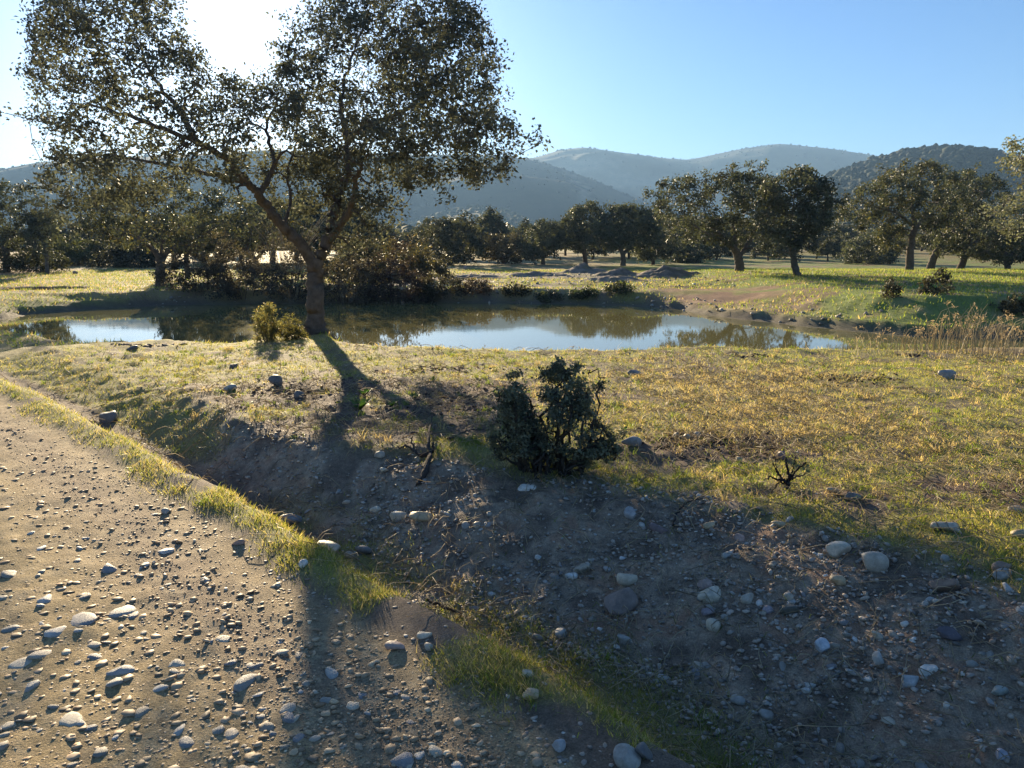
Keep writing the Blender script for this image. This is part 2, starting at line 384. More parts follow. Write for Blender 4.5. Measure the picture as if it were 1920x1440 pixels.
hill('hill', 'the long smooth hill behind the big oak', [(-900, 420), (-400, 345), (-150, 330), (0, 318), (70, 304), (150, 300), (300, 290), (500, 284), (700, 289), (850, 290), (940, 292), (1000, 300),
     (1060, 318), (1130, 345), (1200, 378), (1260, 410), (1340, 446), (1400, 470)], 1500, 650, 300, 3, G1, G2, 4, 1500, 2.0,
     rock=[(1075, 340, 10, 14), (1095, 362, 10, 14)])
hill('hill', 'the dark wooded hill on the far side of the oaks at the right', [(1380, 470), (1450, 440), (1540, 345), (1560, 330), (1650, 299), (1700, 287), (1760, 279), (1830, 283), (1870, 290), (1920, 303), (2100, 330),
     (2500, 370), (2900, 420)], 750, 430, 250, 3, (.024, .032, .019), (.04, .045, .027), 5, 4200, 2.8)
hill('hill', 'the low rounded knoll in front of the long hill', [(520, 470), (640, 446), (740, 436), (790, 411), (850, 396), (900, 390), (950, 397), (1000, 416), (1060, 440), (1150, 458), (1300, 470)], 900, 330, 250, 3,
     (.035, .045, .024), (.07, .07, .04), 6, 1800, 2.4)
hill('hill', 'the wooded rise between the meadow and the mountains', [(-500, 452), (-100, 446), (200, 448), (500, 452), (680, 446), (740, 432), (800, 440), (880, 450), (960, 440), (1050, 427), (1150, 418), (1250, 414), (1400, 424), (1600, 428), (1920, 425), (2300, 430), (2700, 450)],
     330, 190, 160, .8, (.05, .055, .026), (.13, .11, .055), 7, 2600, 2.0)

# ------------------------------------------------------------------ wood and leaves
def tube(pts, rads, k=8, jit=0, rs=rng):
    pts = np.asarray(pts, float); n = len(pts)
    T = np.gradient(pts, axis=0); T /= np.linalg.norm(T, axis=1, keepdims=True)+1e-9
    up = np.where(np.abs(T[:, 2:3]) > .9, [[1., 0, 0]], [[0, 0, 1.]])
    Bn = np.cross(T, up); Bn /= np.linalg.norm(Bn, axis=1, keepdims=True)+1e-9; Nn = np.cross(Bn, T)
    a = np.linspace(0, 2*np.pi, k, endpoint=False)
    r = np.asarray(rads)[:, None]*(1+jit*rs.standard_normal((n, k)))
    V = pts[:, None]+(np.cos(a)[None, :, None]*Bn[:, None]+np.sin(a)[None, :, None]*Nn[:, None])*r[..., None]
    i, j = np.meshgrid(np.arange(n-1), np.arange(k), indexing='ij'); j2 = (j+1) % k
    Fc = np.stack([i*k+j, i*k+j2, (i+1)*k+j2, (i+1)*k+j], -1).reshape(-1, 4)
    return V.reshape(-1, 3), Fc
def tubes4(Pn, r0, r1, k=3):
    """many thin twigs at once; Pn is twigs x points x 3"""
    n, m_, _ = Pn.shape
    T = Pn[:, -1]-Pn[:, 0]; T /= np.linalg.norm(T, axis=1, keepdims=True)+1e-9
    up = np.where(np.abs(T[:, 2:3]) > .9, [[1., 0, 0]], [[0, 0, 1.]])
    Bn = np.cross(T, up); Bn /= np.linalg.norm(Bn, axis=1, keepdims=True)+1e-9; Nn = np.cross(Bn, T)
    a = np.linspace(0, 2*np.pi, k, endpoint=False)
    f = np.linspace(0, 1, m_)
    r = r0[:, None]*(1-f)+r1[:, None]*f
    V = Pn[:, :, None]+(np.cos(a)[None, None, :, None]*Bn[:, None, None]+np.sin(a)[None, None, :, None]*Nn[:, None, None])*r[:, :, None, None]
    i, j = np.meshgrid(np.arange(m_-1), np.arange(k), indexing='ij'); j2 = (j+1) % k
    bf = np.stack([i*k+j, i*k+j2, (i+1)*k+j2, (i+1)*k+j], -1).reshape(-1, 4)
    Fc = bf[None]+(np.arange(n)*m_*k)[:, None, None]
    return V.reshape(-1, 3), Fc.reshape(-1, 4)
def join(parts):
    Vs, Fs, o = [], [], 0
    for V, Fc in parts:
        Vs.append(V); Fs.append(Fc+o); o += len(V)
    return np.vstack(Vs), np.vstack(Fs)
def smooth_path(pts, n):
    pts = np.asarray(pts, float); t = np.linspace(0, len(pts)-1, n); out = np.zeros((n, pts.shape[1]))
    P = np.vstack([2*pts[0]-pts[1], pts, 2*pts[-1]-pts[-2]])
    i = np.clip(t.astype(int), 0, len(pts)-2); f = (t-i)[:, None]
    p0, p1, p2, p3 = P[i], P[i+1], P[i+2], P[i+3]
    return .5*((2*p1)+(-p0+p2)*f+(2*p0-5*p1+4*p2-p3)*f**2+(-p0+3*p1-3*p2+p3)*f**3)
def leaves(C, length, width, rs, flat=.0, droop=0):
    """folded kite-shaped leaves, two facets each"""
    n = len(C); D_ = rs.standard_normal((n, 3)); D_[:, 2] = D_[:, 2]*(1-flat)-droop; D_ /= np.linalg.norm(D_, axis=1, keepdims=True)
    S_ = np.cross(D_, rs.standard_normal((n, 3))); S_ /= np.linalg.norm(S_, axis=1, keepdims=True)+1e-9
    U_ = np.cross(D_, S_)
    l = (length*(.6+.8*rs.random(n)))[:, None]; w_ = (width*(.6+.8*rs.random(n)))[:, None]
    b0 = C; tip = C+D_*l; ml = C+D_*l*.48+S_*w_*.5+U_*w_*.18; mr_ = C+D_*l*.48-S_*w_*.5+U_*w_*.18
    V = np.stack([b0, ml, tip, mr_], 1).reshape(-1, 3); k = np.arange(n)*4
    Fc = np.stack([np.stack([k, k+1, k+2], 1), np.stack([k, k+2, k+3], 1)], 1).reshape(-1, 3)
    return V, Fc
def tips_in_outline(poly, Y, depth, n, rs, gap=.36, edge=.35, scale=None):
    """branch ends filling a rounded crown whose outline is poly, standing at depth Y"""
    poly = np.array(poly, float); lo, hi = poly.min(0), poly.max(0)
    out = []
    emax = None
    while sum(len(o) for o in out) < n:
        uv = lo+(hi-lo)*rs.random((n*3, 2)); ins = in_poly(uv[:, 0], uv[:, 1], poly); uv = uv[ins]
        e, _, _ = seg_dist(uv[:, 0], uv[:, 1], poly, True)
        if emax is None: emax = np.percentile(e, 97)
        f = np.clip(e/emax, 0, 1); T = np.sqrt(1-(1-f)**2)*depth+edge
        s_ = rs.random(len(uv))*2-1; s_ = np.sign(s_)*np.abs(s_)**.6
        dY = s_*T
        d_ = np.stack([(uv[:, 0]-960)/F, math.cos(PITCH)+(720-uv[:, 1])/F*math.sin(PITCH), -math.sin(PITCH)+(720-uv[:, 1])/F*math.cos(PITCH)], 1)
        p = d_*((Y+dY)/d_[:, 1])[:, None]; p[:, 2] += EYE
        sc_ = scale or 1.1
        nz = .5*fbm(p[:, 0]*sc_+p[:, 1]*.37*sc_, p[:, 2]*sc_-p[:, 1]*.53*sc_, int(Y*10), 3)+.5*fbm(p[:, 1]*sc_+5, p[:, 2]*sc_+p[:, 0]*.3*sc_, int(Y*10)+3, 3)
        out.append(p[nz > gap])
    out = np.vstack(out)[:n]; c_ = out.mean(0)
    k_ = rs.random(len(out)) < .16                       # stray sprays that break the outline
    dv = out[k_]-c_; out[k_] += dv/(np.linalg.norm(dv, axis=1, keepdims=True)+1e-6)*np.minimum(rs.exponential(edge*.7, (k_.sum(), 1)), edge*1.6)
    return out
def grow(limbs, tips, rs, n_sec, r_twig, leaf_n, leaf_l, leaf_w, clump, tint, k_trunk=12, base=None, leaf_mat=None, bark=(.11, .09, .075), droop=.15, yellow=None):
    """wood from limbs plus branches to every tip, and the leaves round the tips; gives (wood arrays, leaf arrays)"""
    parts = []; nodes = []; nr_ = []
    for pts, r0, r1 in limbs:
        pth = smooth_path(pts, max(8, len(pts)*5)); f = np.linspace(0, 1, len(pth))
        wob = .015*rs.standard_normal(pth.shape)*np.minimum(1, f*4)[:, None]
        pth = pth+wob; rr = r0*(1-f)+r1*f
        parts.append(tube(pth, rr, k_trunk if r0 > .06 else 6, .04, rs)); nodes.append(pth[len(pth)//3 if r0 > .1 else 1:]); nr_.append(rr[len(pth)//3 if r0 > .1 else 1:])
    nodes = np.vstack(nodes); nr_ = np.concatenate(nr_)
    # boughs
    n_sec = min(n_sec, len(tips)); sel = [0]; dmin = np.linalg.norm(tips-tips[0], axis=1)
    for _ in range(n_sec-1):
        i = int(np.argmax(dmin*(.6+.8*rs.random(len(tips))))); sel.append(i); dmin = np.minimum(dmin, np.linalg.norm(tips-tips[i], axis=1))
    root = nodes[0]
    order = sorted(sel, key=lambda i: np.min(np.linalg.norm(nodes-tips[i], axis=1)))
    for i in order:
        t = tips[i]; dd = np.linalg.norm(nodes-t, axis=1); j = int(np.argmin(dd+.25*np.clip(nodes[:, 2]-t[2], 0, None)*1.5)); p = nodes[j]
        L_ = dd[j]
        if L_ < .08: continue
        mid1 = p+(t-p)*.35+rs.standard_normal(3)*L_*.09+np.array([0, 0, .06*L_]); mid2 = p+(t-p)*.7+rs.standard_normal(3)*L_*.08
        pth = smooth_path([p, mid1, mid2, t], max(6, int(L_*7))); f = np.linspace(0, 1, len(pth))
        r0 = min(nr_[j]*.7, .014+.022*L_); rr = r0*(1-f)+r_twig*1.3*f
        parts.append(tube(pth, rr, 5, 0, rs)); nodes = np.vstack([nodes, pth[1:]]); nr_ = np.concatenate([nr_, rr[1:]])
    # twigs
    best = np.zeros(len(tips), int)
    for a_ in range(0, len(tips), 400):
        dd = ((tips[a_:a_+400, None]-nodes[None])**2).sum(-1); best[a_:a_+400] = np.argmin(dd, 1)
    p = nodes[best]; L_ = np.linalg.norm(tips-p, axis=1); ok = L_ > .03
    p, t = p[ok], tips[ok]; L_ = L_[ok][:, None]
    Pn = np.stack([p, p+(t-p)*.33+rs.standard_normal(p.shape)*L_*.08, p+(t-p)*.66+rs.standard_normal(p.shape)*L_*.08, t], 1)
    if len(p): parts.append(tubes4(Pn, np.minimum(nr_[best][ok]*.8, r_twig*1.6), np.full(len(p), r_twig*.6), 3))
    W = join(parts)
    n = len(tips); per = np.maximum(3, (leaf_n*(.5+rs.random(n))).astype(int)); idx = np.repeat(np.arange(n), per)
    g = rs.standard_normal((len(idx), 3)); g /= np.linalg.norm(g, axis=1, keepdims=True); g *= (rs.random(len(idx))**.5)[:, None]
    C = tips[idx]+g*clump*np.array([1, 1, .8])
    # some leaves along the last part of the twigs
    fr_ = rs.random(len(idx)) < .25; C[fr_] = (nodes[best][idx]+(tips[idx]-nodes[best][idx])*(.4+.6*rs.random((len(idx), 1))) + g*clump*.35)[fr_]
    LV, LF = leaves(C, leaf_l, leaf_w, rs, .15, droop)
    tc_ = np.asarray(tint)[None]*(.55+.9*rs.random((n, 1)))[idx]*(.7+.6*rs.random((len(idx), 1)))
    if yellow is not None:
        yk = rs.random((len(idx), 1)) < yellow[0]; tc_ = np.where(yk, np.asarray(yellow[1])[None]*(.6+.8*rs.random((len(idx), 1))), tc_)
    return W, (LV, LF, np.repeat(tc_, 4, 0))
def plant(name, base, W, Lv, label, category, group=None, bark=(.15, .125, .10), leaf_mat=None, wood='trunk', crown='crown'):
    e = obj(name, None, loc=base, label=label, category=category, group=group)
    WV, WF = W; wt = np.tile(np.array(bark), (len(WV), 1))
    obj(wood, mesh(wood, WV-base, WF, M_bark, True, wt), e)
    LV, LF, lt = Lv
    obj(crown, mesh(crown, LV-base, LF, leaf_mat or M_leaf, False, lt), e)
    return e
def limb(px, Y, r0, r1, dy=0):
    n = len(px); return (np.array([P3(u, v, Y+dy*i/(n-1)) for i, (u, v) in enumerate(px)]), r0, r1)
LEAF = (.078, .088, .06)

# ---- the big holm oak at the water's edge
rs = np.random.default_rng(21)
OY = 13.4
ob = P3(592, 632, OY); ob[2] = float(Z(np.array([ob[0]]), np.array([ob[1]]))[0])-.05
trunk_px = [(592, 630), (592, 600), (591, 560), (590, 520), (590, 488)]
limbs = [(np.array([ob+[0, 0, -.1]]+[P3(u, v, OY) for u, v in trunk_px[1:]]), .158, .132),
         (np.array([ob+[0, 0, .34], ob+[0, 0, .12], ob+[.02, -.02, -.12]]), .13, .25),
         (np.array([ob+[.02, 0, .22], ob+[.2, -.06, .04], ob+[.42, -.16, -.08]]), .09, .03), (np.array([ob+[-.02, 0, .22], ob+[-.2, -.1, .04], ob+[-.38, -.2, -.08]]), .09, .03),
         limb([(590, 500), (566, 460), (532, 426), (506, 395), (486, 366), (466, 345), (440, 315), (412, 290), (370, 268), (300, 240)], OY, .10, .032, -1.3),
         limb([(592, 500), (612, 452), (622, 415), (633, 380), (645, 340), (655, 300), (652, 265), (690, 235), (740, 215), (800, 190)], OY, .108, .03, .9),
         limb([(612, 455), (645, 412), (664, 366), (670, 330), (690, 290)], OY+.1, .075, .02, -1.2),
         limb([(652, 268), (640, 200), (655, 120), (690, 30)], OY+.6, .06, .015, .6),
         limb([(486, 366), (512, 310), (500, 240), (520, 190)], OY-.6, .05, .015, 1.0),
         limb([(466, 345), (425, 332), (360, 320), (260, 300), (180, 290)], OY-.7, .055, .015, .9),
         limb([(370, 268), (330, 200), (280, 130), (250, 60)], OY-1.0, .05, .012, .8),
         limb([(530, 426), (545, 380), (540, 320), (560, 260)], OY-.2, .035, .012, 1.4),
         limb([(300, 240), (220, 210), (130, 190)], OY-1.3, .04, .012, .2)]
oak_right = [(548, 70), (575, 10), (620, -60), (720, -100), (810, -80), (855, -20), (890, 20), (905, 70), (932, 88), (925, 140), (950, 190), (970, 240), (945, 268), (948, 345), (925, 312),
             (892, 360), (880, 330), (850, 322), (830, 350), (800, 338), (772, 352), (750, 378), (722, 405), (738, 440), (705, 430), (684, 400), (650, 385), (610, 345), (560, 330), (520, 300), (505, 240), (530, 170)]
oak_left = [(60, 30), (110, -40), (200, -80), (300, -60), (345, 10), (350, 90), (372, 150), (400, 185), (470, 192), (520, 200), (540, 290), (500, 335), (450, 343), (400, 348), (340, 350), (300, 385), (230, 400),
            (170, 385), (130, 415), (100, 385), (70, 340), (62, 305), (78, 270), (50, 230), (62, 180), (44, 120), (72, 92), (46, 50)]
tR = tips_in_outline(oak_right, OY, 3.0, 1250, rs, .455)
tL = tips_in_outline(oak_left, OY-.4, 2.8, 720, rs, .465)
tG = tips_in_outline([(345, 120), (372, 150), (410, 178), (470, 185), (520, 175), (545, 120), (560, 60), (548, 40), (530, 110), (500, 150), (430, 150), (385, 120), (360, 60), (342, 20)], OY, 1.2, 70, rs, .3)
tF = tips_in_outline([(640, 470), (610, 420), (640, 380), (700, 395), (730, 430), (700, 465)], OY+.2, .8, 26, rs, .3, .2)
tC = tips_in_outline([(484, 300), (560, 290), (650, 300), (690, 395), (645, 420), (605, 395), (560, 405), (525, 392), (495, 380), (480, 350)], OY+1.7, .9, 130, rs, .40, .3)
tips = np.vstack([tR, tL, tF, tG, tC])
W, Lv = grow(limbs, tips, rs, 220, .0045, 34, .066, .038, .22, (.13, .135, .105), 16)
plant('oak_tree', ob, W, Lv, 'big forked holm oak standing alone at the near edge of the pond', 'tree', bark=(.16, .13, .105))

# ---- other oaks one can pick out
def outline_oak(label, Y, base_px, trunks, poly, depth, n, seed, leaf_n=46, leaf_l=.115, leaf_w=.07, clump=.3, tint=LEAF, gap=.385, n_sec=60, group='oaks round the pond', name='oak_tree', yellow=None, extra=()):
    rs = np.random.default_rng(seed)
    base = P3(*base_px, Y); base[2] = float(Z(base[:1], base[1:2])[0])-.04
    lim = []
    for i, (px, r0, r1, dy) in enumerate(trunks):
        P_ = np.array([P3(u, v, Y+dy*k_/(len(px)-1)) for k_, (u, v) in enumerate(px)])
        if i == 0: P_[0] = base-[0, 0, .1]
        lim.append((P_, r0*.82, r1*.82))
    n = int(n*1.25); leaf_n = int(leaf_n*.85)
    tp = tips_in_outline(poly, Y, depth, n, rs, gap, .42, .8)
    for pl, nn in extra: tp = np.vstack([tp, tips_in_outline(pl, Y, depth*.5, nn, rs, gap, .2, .8)])
    W, Lv = grow(lim, tp, rs, n_sec, .012, leaf_n, leaf_l, leaf_w, clump, tint, 10, yellow=yellow)
    return plant(name, base, W, Lv, label, 'tree', group, leaf_mat=M_leaf_far)
outline_oak('broad dark oak with a stout trunk left of the pair on the far bank', 36, (1385, 522),
            [([(1386, 522), (1386, 495), (1380, 472), (1362, 452), (1335, 425)], .30, .10, -.5), ([(1384, 485), (1402, 458), (1420, 430)], .15, .05, .5), ([(1362, 452), (1330, 440), (1290, 415)], .10, .03, .4), ([(1380, 472), (1375, 430), (1370, 380)], .13, .04, .6)],
            [(1222, 385), (1224, 355), (1250, 338), (1290, 330), (1330, 332), (1372, 322), (1420, 326), (1455, 345), (1462, 395), (1452, 440), (1420, 462), (1395, 470), (1355, 455), (1320, 456), (1280, 448), (1245, 432), (1228, 410)], 2.6, 330, 31, leaf_n=56)
outline_oak('slim oak with an S-bent trunk at the right of the pair on the far bank', 30.8, (1500, 533),
            [([(1501, 533), (1492, 508), (1486, 480), (1480, 456), (1462, 430)], .20, .07, -.3), ([(1487, 480), (1500, 452), (1515, 420)], .10, .03, .4), ([(1480, 456), (1485, 410), (1490, 370)], .08, .03, .3)],
            [(1425, 400), (1432, 350), (1462, 322), (1510, 316), (1540, 338), (1562, 370), (1560, 410), (1545, 432), (1510, 448), (1500, 470), (1470, 468), (1445, 450), (1428, 430)], 1.6, 270, 32, leaf_n=54, leaf_l=.11, leaf_w=.07)
outline_oak('tall pale-trunked oak in the sunny right-hand meadow', 39, (1705, 517),
            [([(1704, 517), (1706, 480), (1710, 445), (1716, 420), (1708, 385)], .27, .10, 0), ([(1712, 440), (1730, 410), (1760, 380)], .13, .04, .8), ([(1714, 425), (1680, 400), (1630, 385)], .11, .03, -.6), ([(1708, 390), (1700, 350), (1690, 330)], .09, .03, .2)],
            [(1568, 400), (1580, 368), (1620, 345), (1660, 330), (1672, 312), (1700, 322), (1730, 300), (1770, 312), (1800, 335), (1820, 375), (1828, 410), (1800, 432), (1750, 432), (1700, 415), (1650, 412), (1610, 432), (1580, 425)], 2.6, 320, 33, leaf_n=50,
            extra=[([(1635, 450), (1650, 425), (1690, 420), (1700, 440), (1690, 475), (1655, 470)], 60)], yellow=(.12, (.17, .15, .05)))
outline_oak('oak with a left-leaning trunk just behind the tall pale-trunked oak', 46, (1742, 508),
            [([(1742, 508), (1752, 480), (1764, 455), (1775, 430)], .30, .12, 0), ([(1760, 462), (1790, 430), (1830, 390)], .14, .04, .5), ([(1764, 455), (1740, 430), (1735, 410)], .1, .04, .3)],
            [(1722, 460), (1720, 425), (1760, 390), (1765, 345), (1800, 325), (1850, 322), (1885, 345), (1890, 390), (1865, 425), (1820, 440), (1800, 470), (1760, 480)], 2.8, 270, 34, leaf_n=46, leaf_l=.14, leaf_w=.09)
outline_oak('curved-trunk oak standing right of the left-leaning one', 45.5, (1798, 508),
            [([(1796, 508), (1808, 485), (1818, 460), (1815, 435)], .28, .1, 0), ([(1816, 460), (1850, 440), (1870, 425)], .1, .03, .4)],
            [(1785, 470), (1790, 440), (1830, 425), (1870, 435), (1880, 460), (1850, 485), (1810, 480)], 1.8, 110, 35, leaf_n=44, leaf_l=.14, leaf_w=.09)
outline_oak('dark low oak at the right edge with a forked black trunk', 43, (1889, 511),
            [([(1889, 511), (1888, 490), (1880, 470), (1860, 450)], .22, .08, 0), ([(1888, 488), (1905, 468), (1925, 450)], .12, .04, .3)],
            [(1832, 480), (1838, 440), (1880, 425), (1940, 420), (1985, 440), (1985, 480), (1940, 492), (1870, 488)], 2.2, 190, 36, leaf_n=46, leaf_l=.13, leaf_w=.085)
outline_oak('near oak whose pale grey-green foliage reaches in at the right edge', 27, (2080, 560),
            [([(2080, 560), (2078, 500), (2070, 440), (2040, 380), (1990, 330), (1930, 320)], .28, .04, 0), ([(2060, 420), (2000, 400), (1930, 400)], .13, .03, -.3), ([(2070, 440), (2120, 380), (2160, 330)], .13, .04, .3)],
            [(1862, 420), (1872, 385), (1905, 350), (1950, 340), (2000, 330), (1960, 318), (1900, 325), (1878, 312), (1872, 292), (1900, 272), (1960, 262), (2060, 250), (2150, 270), (2230, 330), (2240, 420), (2150, 450), (2030, 440), (1940, 452), (1885, 446)], 2.2, 400, 37, leaf_n=44, leaf_l=.10, leaf_w=.065, clump=.3, gap=.44, tint=(.17, .18, .13))
outline_oak('oak on the far left bank of the pond, its trunk mirrored in the water', 29, (301, 538),
            [([(302, 540), (301, 515), (300, 490), (290, 472), (258, 445)], .25, .08, -.4), ([(301, 492), (318, 470), (360, 450), (420, 418)], .14, .03, .5), ([(300, 490), (305, 450), (300, 410)], .10, .03, .3)],
            [(140, 400), (160, 365), (220, 350), (290, 340), (360, 345), (430, 360), (480, 390), (475, 420), (430, 430), (380, 450), (340, 462), (270, 468), (220, 460), (170, 440), (145, 425)], 2.4, 230, 38, leaf_n=40, leaf_l=.10, leaf_w=.065, gap=.44, yellow=(.1, (.15, .13, .04)))
outline_oak('shaggy oak cut by the left edge of the picture', 44, (10, 492),
            [([(8, 494), (12, 470), (20, 445), (40, 420)], .25, .08, 0), ([(12, 470), (-20, 440), (-40, 410)], .12, .04, .3)],
            [(-90, 400), (-60, 360), (0, 340), (60, 345), (98, 380), (105, 420), (80, 445), (40, 470), (-10, 480), (-70, 460)], 2.6, 220, 39, leaf_n=46, leaf_l=.13, leaf_w=.085)
outline_oak('small oak leaning over the scrub between the left-edge oak and the field', 42, (86, 488),
            [([(90, 490), (86, 470), (78, 450), (70, 425)], .13, .05, 0)],
            [(50, 440), (60, 405), (90, 395), (110, 420), (108, 455), (90, 478), (60, 470)], 1.2, 70, 40, leaf_n=44, leaf_l=.13, leaf_w=.085)
outline_oak('thin-stemmed oak behind the bramble bank, just right of the mirrored oak', 36, (352, 520),
            [([(352, 522), (350, 495), (348, 470), (340, 440)], .17, .06, 0), ([(350, 480), (372, 455), (390, 440)], .08, .03, .3)],
            [(310, 450), (330, 415), (380, 400), (420, 410), (430, 445), (400, 470), (350, 478), (318, 470)], 1.6, 110, 41, leaf_n=42, leaf_l=.12, leaf_w=.08, yellow=(.1, (.15, .13, .04)))
outline_oak('crooked-stemmed oak behind the big oak, above the brambles', 40, (480, 505),
            [([(482, 510), (478, 488), (462, 470), (440, 462), (425, 448)], .2, .06, 0), ([(478, 488), (500, 465), (520, 445)], .12, .04, .3), ([(462, 470), (470, 440), (480, 410)], .1, .03, .3)],
            [(410, 450), (420, 405), (460, 380), (520, 375), (575, 392), (590, 430), (570, 460), (520, 468), (470, 460), (430, 465)], 2.2, 190, 42, leaf_n=42, leaf_l=.12, leaf_w=.08, gap=.43, yellow=(.1, (.15, .13, .04)))
outline_oak('rounded grey-green oak low behind the pond, left of the dark row', 58, (845, 500),
            [([(845, 503), (843, 480), (838, 460)], .25, .12, 0), ([(846, 490), (865, 470), (880, 450)], .15, .05, .4), ([(842, 488), (820, 470), (805, 455)], .14, .05, .3)],
            [(782, 470), (786, 435), (810, 415), (845, 410), (880, 418), (905, 440), (908, 470), (890, 492), (850, 496), (800, 492)], 2.6, 210, 43, leaf_n=46, leaf_l=.17, leaf_w=.11, clump=.45, tint=(.062, .064, .038))
outline_oak('thin bare-looking oak beside the rounded one behind the pond', 62, (945, 496),
            [([(945, 498), (940, 480), (925, 462)], .2, .06, 0), ([(942, 485), (962, 468), (975, 455)], .12, .04, .3), ([(942, 485), (915, 475), (900, 470)], .1, .04, .3)],
            [(898, 478), (905, 450), (930, 438), (965, 440), (985, 460), (982, 488), (940, 494), (905, 492)], 2.2, 130, 44, leaf_n=40, leaf_l=.17, leaf_w=.11, clump=.45, tint=(.075, .068, .045), gap=.45)
outline_oak('first and smallest oak of the dark row behind the earth heaps', 60, (1018, 493),
            [([(1018, 496), (1018, 478), (1015, 455)], .22, .09, 0), ([(1018, 478), (1035, 460), (1040, 445)], .1, .04, .3)],
            [(975, 470), (985, 435), (1010, 416), (1040, 418), (1055, 445), (1050, 472), (1015, 482), (985, 484)], 2.2, 150, 45, leaf_n=46, leaf_l=.17, leaf_w=.11, clump=.45)
outline_oak('second oak of the dark row, its thin trunk bending right', 60, (1098, 490),
            [([(1100, 493), (1096, 475), (1092, 455), (1080, 440)], .25, .09, 0), ([(1094, 462), (1108, 440), (1112, 420)], .12, .04, .3)],
            [(1040, 450), (1050, 420), (1075, 392), (1110, 380), (1130, 395), (1136, 430), (1125, 460), (1100, 468), (1065, 466)], 2.3, 200, 46, leaf_n=46, leaf_l=.17, leaf_w=.11, clump=.45)
outline_oak('third oak of the dark row with a wide V-shaped fork', 57, (1168, 492),
            [([(1168, 495), (1168, 478), (1160, 462), (1142, 445)], .28, .1, 0), ([(1168, 478), (1182, 460), (1195, 440)], .18, .05, .4), ([(1160, 462), (1165, 430)], .1, .04, .2)],
            [(1112, 450), (1118, 410), (1150, 386), (1200, 385), (1232, 400), (1240, 440), (1215, 462), (1180, 462), (1140, 465)], 2.5, 240, 47, leaf_n=46, leaf_l=.17, leaf_w=.11, clump=.45)
outline_oak('spreading low oak half hidden behind the broad dark oak', 60, (1225, 492),
            [([(1222, 495), (1222, 480), (1205, 468)], .2, .07, 0), ([(1222, 480), (1245, 462), (1260, 450)], .12, .04, .3)],
            [(1185, 478), (1195, 450), (1230, 430), (1265, 440), (1280, 465), (1255, 484), (1210, 486)], 2.0, 120, 48, leaf_n=44, leaf_l=.17, leaf_w=.11, clump=.45)
outline_oak('small round oak seen under the broad dark oak', 66, (1294, 500),
            [([(1294, 503), (1294, 490), (1285, 478)], .2, .07, 0), ([(1294, 490), (1306, 478)], .1, .04, .2)],
            [(1255, 485), (1260, 462), (1290, 452), (1325, 456), (1336, 478), (1320, 494), (1270, 496)], 1.8, 110, 49, leaf_n=42, leaf_l=.18, leaf_w=.12, clump=.45)
outline_oak('wide oak with dark underside between the S-bent and the pale-trunked oaks', 62, (1640, 500),
            [([(1640, 505), (1636, 488), (1620, 470)], .25, .08, 0), ([(1638, 490), (1660, 475)], .12, .05, .3)],
            [(1580, 480), (1590, 455), (1625, 438), (1660, 445), (1685, 468), (1675, 492), (1620, 496), (1590, 494)], 2.3, 170, 50, leaf_n=44, leaf_l=.17, leaf_w=.11, clump=.45)

# ---- far oaks: four kinds, copied
protos = []
for i in range(4):
    rs = np.random.default_rng(90+i)
    n = 115; th = rs.random(n)*2*np.pi; rr = np.sqrt(rs.random(n)); hh = rs.random(n)
    tp = np.stack([rr*np.cos(th)*2.2, rr*np.sin(th)*2.2, (.95 if i % 2 else 1.25)+2.7*np.sqrt(np.clip(1-rr**2, 0, 1))*hh+.3*rs.random(n)], 1)
    tp[:, 2] += .4*np.sin(th*2+i); tp[:, 0] *= 1+.25*(i-1.5)
    bend = rs.standard_normal(2)*.25
    lim = [(np.array([[0, 0, -.1], [bend[0]*.5, bend[1]*.5, .7], [bend[0], bend[1], 1.4], [bend[0]*2, bend[1]*.5, 2.4]]), .2, .06),
           (np.array([[bend[0]*.9, bend[1]*.9, 1.2], [.8, .2, 1.9], [1.3, .4, 2.4]]), .1, .03), (np.array([[bend[0]*.9, bend[1]*.9, 1.1], [-.7, -.3, 1.8], [-1.2, -.3, 2.3]]), .1, .03)]
    W, Lv = grow(lim, tp, rs, 24, .02, 34, .26, .17, .5, (.085, .09, .058), 8)
    protos.append((mesh('trunk', W[0], W[1], M_bark, True, np.tile([.1, .085, .07], (len(W[0]), 1))), mesh('crown', Lv[0], Lv[1], M_leaf_far, False, Lv[2])))
FAR_OAKS = {}
def far_oak(u, v, Y, s_, kind, label, group, rz):
    b_ = P3(u, v, Y); b_[2] = float(Z(b_[:1], b_[1:2])[0])-.05
    e = obj('small_oak', None, loc=b_, label=label, category='tree', group=group); e.scale = (s_, s_, s_*.95); e.rotation_euler.z = rz
    obj('trunk', protos[kind][0], e); obj('crown', protos[kind][1], e)
    FAR_OAKS.setdefault(label, []).append((u, e))
rs = np.random.default_rng(7)
FAR1 = 'small distant oak in the pasture between the two big oak groups'
for u, Y in [(1345, 95), (1372, 120), (1422, 88), (1448, 105), (1470, 130), (1528, 92), (1548, 118), (1566, 98), (1590, 140), (1610, 118), (1432, 150), (1508, 150), (1400, 170), (1540, 175), (1575, 190), (1320, 140), (1360, 200), (1440, 210), (1485, 185), (1520, 220), (1558, 150), (1600, 170), (1455, 170), (1335, 180)]:
    far_oak(u, 495, Y, .75+.4*rs.random(), int(rs.integers(4)), FAR1, 'distant oaks in the middle pasture', rs.random()*6.28)
for u, Y, s_ in [(1342, 72, .62), (1415, 78, .6), (1440, 70, .5), (1530, 74, .55), (1552, 68, .5), (1572, 80, .7), (1598, 72, .55), (1325, 84, .7), (1462, 84, .65), (1470, 74, .5)]:
    far_oak(u, 495, Y, s_, int(rs.integers(4)), FAR1, 'distant oaks in the middle pasture', rs.random()*6.28)
FAR2 = 'small distant oak in the dry field beyond the right-hand trees'
